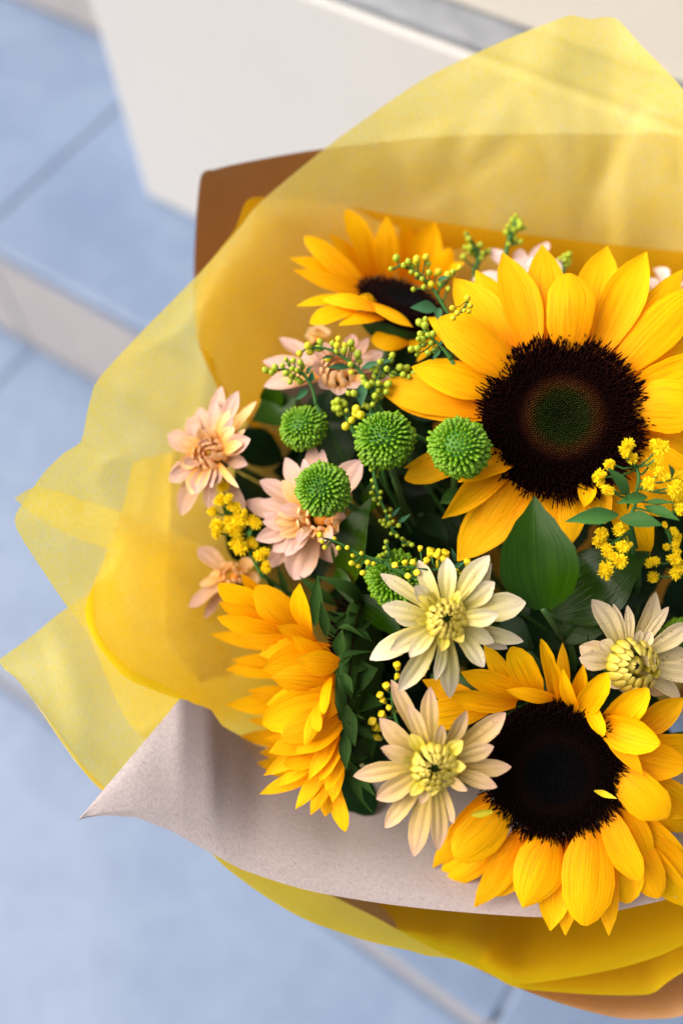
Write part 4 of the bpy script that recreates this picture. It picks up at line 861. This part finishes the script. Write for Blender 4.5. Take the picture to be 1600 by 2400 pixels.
def fluffy(label, florets, path, T, D, leaves=(), seed=1, sw=.005):
    rng = random.Random(seed); S = D / FPX / ex_scale(T)
    pp = catmull([P(*T(x, y), D + .004) for x, y in path], 5 * len(path), .5)
    root = thing('goldenrod_sprig', label, 'goldenrod', pp[0], G_G)
    vs, fs = tube(pp, .0007, 6)
    for x, y, r in florets:
        q = P(*T(x, y), D + rng.uniform(-sw, sw))
        bi = max(0, min(range(len(pp)), key=lambda i: (pp[i] - q).length) - 2); a = pp[bi]
        v2, f2 = tube([a, (a + q) * .5 + V(0, -.3, -.2) * .0015, q], .00045, 5, True, len(vs)); vs += v2; fs += f2
        for k in range(2):
            d = V(rng.uniform(-.6, .6), rng.uniform(-.1, .8), .8)
            off = V(rng.uniform(-1, 1), rng.uniform(-1, 1), rng.uniform(-.5, .5)) * (r * S * .35)
            o = link('floret', FL[rng.randrange(4)], None, root, q + off - root.location); o.rotation_mode = 'QUATERNION'; o.rotation_quaternion = d.to_track_quat('Z', 'Y')
            rr = r * S * rng.uniform(.72, .88); o.scale = (rr, rr, rr)
    link('stem', mesh('stem', [v - root.location for v in vs], fs), Mgold, root)
    for bx, by, tx, ty, w, mt in leaves:
        blade(root, P(*T(bx, by), D + .002), P(*T(tx, ty), D - .004), w * S, V(rng.uniform(-.3, .3), .3, 1), mt, 'leaf', LANCE, bow=.09, cup=.1, fold=.25, nu=7, nv=10, rng=rng)
    stem_to_tie(root, pp[0], AXIS, .001, Mgold, foot=False)
fluffy('fluffy yellow goldenrod spray at the left between two pink flowers', [(440, 890, 55), (400, 960, 60), (365, 1040, 50), (505, 1020, 60), (470, 960, 40), (545, 1110, 65), (415, 1150, 70), (505, 1195, 70), (650, 1130, 60), (535, 1310, 80), (640, 1270, 55), (700, 1355, 60), (740, 1440, 50), (395, 1200, 50), (480, 1100, 50), (590, 1060, 35)], [(700, 1500), (620, 1350), (520, 1200), (450, 1050), (430, 930)], c3, .432, [(480, 1080, 420, 1000, 60, Mgold), (600, 1230, 640, 1180, 40, Mgold)], 81)
fluffy('large fluffy yellow goldenrod spray over the lower right of the largest disc', [(955, 430, 105), (970, 520, 60), (810, 610, 80), (700, 755, 85), (695, 820, 60), (780, 880, 70), (1055, 580, 80), (1210, 640, 100), (1310, 450, 110), (1340, 720, 90), (1165, 820, 100), (1470, 860, 105), (1545, 760, 90), (1545, 1000, 110), (1530, 1120, 90), (1320, 540, 80), (1600, 900, 110)], [(1000, 1180), (1060, 1050), (1080, 900), (1100, 750), (1060, 600)], c8, .386,
       [(1000, 960, 765, 650, 160, Mgold), (1190, 960, 865, 1030, 130, Mgold), (890, 1150, 325, 1222, 190, Mgold), (900, 1190, 1350, 1260, 190, Mgold), (1160, 1060, 1530, 1210, 120, Mgold), (1440, 780, 1410, 620, 80, Mgold), (1150, 1020, 1480, 1030, 60, Mgold), (980, 1100, 960, 950, 60, Mgold)], 82)
fluffy('fluffy yellow goldenrod tuft lying on the broad glossy leaf', [(725, 1320, 95), (880, 1290, 80), (690, 1455, 90), (790, 1530, 90), (925, 1460, 90), (910, 1630, 100), (735, 1720, 105), (1010, 1472, 40), (830, 1610, 70)], [(1000, 1330), (900, 1400), (800, 1480), (780, 1640)], c8, .388, (), 83)
fluffy('smaller yellow goldenrod tufts at the right edge above the weathered flower', [(1380, 1255, 40), (1480, 1320, 60), (1510, 1400, 60), (1400, 1500, 50), (1480, 1450, 50), (1490, 1540, 55), (1240, 1640, 85), (1270, 1790, 85), (1470, 1640, 85), (1510, 1760, 90), (1580, 1700, 80)], [(1600, 1850), (1500, 1650), (1450, 1480), (1400, 1300)], c8, .408, (), 84)
fluffy('yellow goldenrod bit peeping out behind the big upright leaf', [(315, 1500, 55), (380, 1585, 55), (340, 1560, 50)], [(250, 1700), (320, 1560)], c8, .400, (), 85)

# ------------------------------------------------------------------ foliage
G_L = 'dark glossy foliage in the bouquet'
def foliage(label, leaves, T, mat, name='ruscus_sprig', cat='foliage', n=None, fold=.12, seed=1):
    rng = random.Random(seed)
    bx, by, bD = leaves[0][0], leaves[0][1], leaves[0][2]
    base = P(*T(bx, by), bD)
    root = thing(name, label, cat, base, G_L)
    for l in leaves:
        bx, by, bD, tx, ty, tD, w = l[:7]; kk = dict(bow=.08, cup=.10, fold=fold, rib=.015, wave=.05, curl=-.03, nu=9, nv=14, prof=LEAFP); nn = l[7] if len(l) > 7 else V(rng.uniform(-.3, .3), rng.uniform(-.1, .4), 1)
        if len(l) > 8: kk.update(l[8])
        b = P(*T(bx, by), bD)
        blade(root, b, P(*T(tx, ty), tD), w / ex_scale(T) * (bD + tD) * .5 / FPX, nn, mat, 'leaf', rng=rng, **kk)
    stem_to_tie(root, base, AXIS, .0013, foot=False)
    return root
foliage('big upright glossy leaf with a pale tip in front of the largest sunflower', [(1272, 1428, .394, 1252, 1166, .384, 186, V(-.22, .10, 1), dict(fold=.16, cup=.12, bow=.09, curl=-.05, wave=.07, prof=[(0, .2), (.06, .5), (.2, .86), (.38, 1), (.58, .9), (.78, .55), (.92, .2), (1, .01)]))], ident, Mleaf)
foliage('broad dark glossy leaf lying behind the yellow tuft and the big upright leaf', [(1290, 1440, .422, 1520, 1292, .408, 180, V(.1, .5, .9), dict(bow=.12, cup=-.1)), (1310, 1440, .43, 1420, 1480, .42, 110, V(-.2, -.2, 1))], ident, Mleaf, seed=3)
foliage('shiny dark leaf under the thin yellow tipped branch', [(815, 1378, .432, 868, 1165, .418, 104, V(-.45, .35, .8), dict(bow=.12)), (865, 1200, .43, 872, 1125, .425, 50, V(-.5, .3, .8))], ident, Mleaf, seed=4)
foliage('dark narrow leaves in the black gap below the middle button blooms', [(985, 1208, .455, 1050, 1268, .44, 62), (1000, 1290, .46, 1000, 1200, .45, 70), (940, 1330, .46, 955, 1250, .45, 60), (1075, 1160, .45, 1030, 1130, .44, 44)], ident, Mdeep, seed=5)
foliage('dark leaves left of the cream white flower', [(830, 1400, .43, 945, 1495, .42, 74, V(.2, .4, 1)), (790, 1330, .43, 830, 1420, .42, 40)], ident, Mleaf, seed=6)
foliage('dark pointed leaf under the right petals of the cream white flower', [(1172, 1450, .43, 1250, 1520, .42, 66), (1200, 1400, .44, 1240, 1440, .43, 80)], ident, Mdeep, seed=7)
foliage('dark green leaf under the pink chrysanthemum at the upper left', [(690, 935, .455, 592, 985, .452, 96, V(0, .4, 1), dict(bow=-.1)), (640, 960, .46, 640, 890, .452, 60)], ident, Mleaf, seed=8)
foliage('curved dull leaf above the green calyx of the sideways sunflower', [(850, 1420, .428, 742, 1350, .418, 36, V(0, .5, 1), dict(bow=.25)), (790, 1420, .43, 700, 1350, .425, 26), (850, 1440, .43, 930, 1460, .43, 60)], ident, Msepal, seed=9)
foliage('small lobed leaf below the button bloom on the dark disc', [(1080, 1150, .412, 1030, 1180, .408, 42, V(0, .4, 1), dict(wave=.3)), (1085, 1165, .412, 1040, 1160, .408, 34)], ident, Msepal, seed=10)
foliage('slim green bracts poking up behind the lower right sunflower', [(1240, 1530, .42, 1237, 1485, .412, 9), (1288, 1545, .42, 1270, 1485, .412, 18, V(0, .3, 1), dict(curl=.3)), (1345, 1575, .42, 1340, 1505, .412, 22), (1370, 1520, .42, 1377, 1482, .412, 8), (1560, 1730, .41, 1620, 1715, .405, 24)], ident, Msepal, seed=11)
rf = random.Random(99)
def filler(label, x0, x1, y0, y1, D0, D1, n, seed):  # leaves added to darken the gaps between blooms, shade in their colour
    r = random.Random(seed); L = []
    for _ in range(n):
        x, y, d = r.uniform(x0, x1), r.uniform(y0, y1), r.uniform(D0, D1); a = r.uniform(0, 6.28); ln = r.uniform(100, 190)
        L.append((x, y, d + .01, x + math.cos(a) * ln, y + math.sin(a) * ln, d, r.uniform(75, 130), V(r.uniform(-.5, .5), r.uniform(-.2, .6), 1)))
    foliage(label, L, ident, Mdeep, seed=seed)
filler('shade coloured filler leaves under the middle of the bouquet', 880, 1150, 1080, 1420, .455, .51, 26, 21)
filler('shade coloured filler leaves below the green buds and pink flowers', 720, 960, 900, 1250, .465, .52, 26, 22)
filler('shade coloured filler leaves between the cream flowers and the sideways sunflower', 840, 1050, 1400, 1850, .445, .50, 26, 23)
filler('shade coloured filler leaves under the goldenrod at the right', 1200, 1600, 1180, 1520, .445, .50, 26, 24)
filler('shade coloured filler leaves behind the lower right sunflower', 1050, 1600, 1480, 1800, .45, .51, 24, 25)
filler('shade coloured filler leaves beside the pale pink chrysanthemum at the left', 600, 780, 1040, 1360, .462, .49, 14, 27)
filler('shade coloured filler leaves beneath the largest sunflower', 1000, 1600, 760, 1150, .46, .52, 24, 26)

# ------------------------------------------------------------------ loose bits
def loose(name, label, cat, b, t, w, mat, **kw):
    root = thing(name, label, cat, b)
    blade(root, b, t, w, V(0, .2, 1), mat, 'petal', **kw)
hB = .165 * .404 / FPX * 1000
loose('fallen_petal', 'tiny yellow petal fallen on the near black disc', 'petal', onplane(*c7(1022, 1236), cB, nB, .0095), onplane(*c7(1162, 1285), cB, nB, .0085), 40 / 2.613 * DB / FPX, Mbudo, prof=LANCE, cup=.3, bow=-.1)
loose('withered_floret', 'withered greenish floret resting on a lower left petal of the near black sunflower', 'floret', onplane(*c7(400, 1362), cB, nB, .008), onplane(*c7(272, 1385), cB, nB, .0085), 42 / 2.613 * DB / FPX, Mbudy, prof=CUPP, cup=.5, bow=.1)
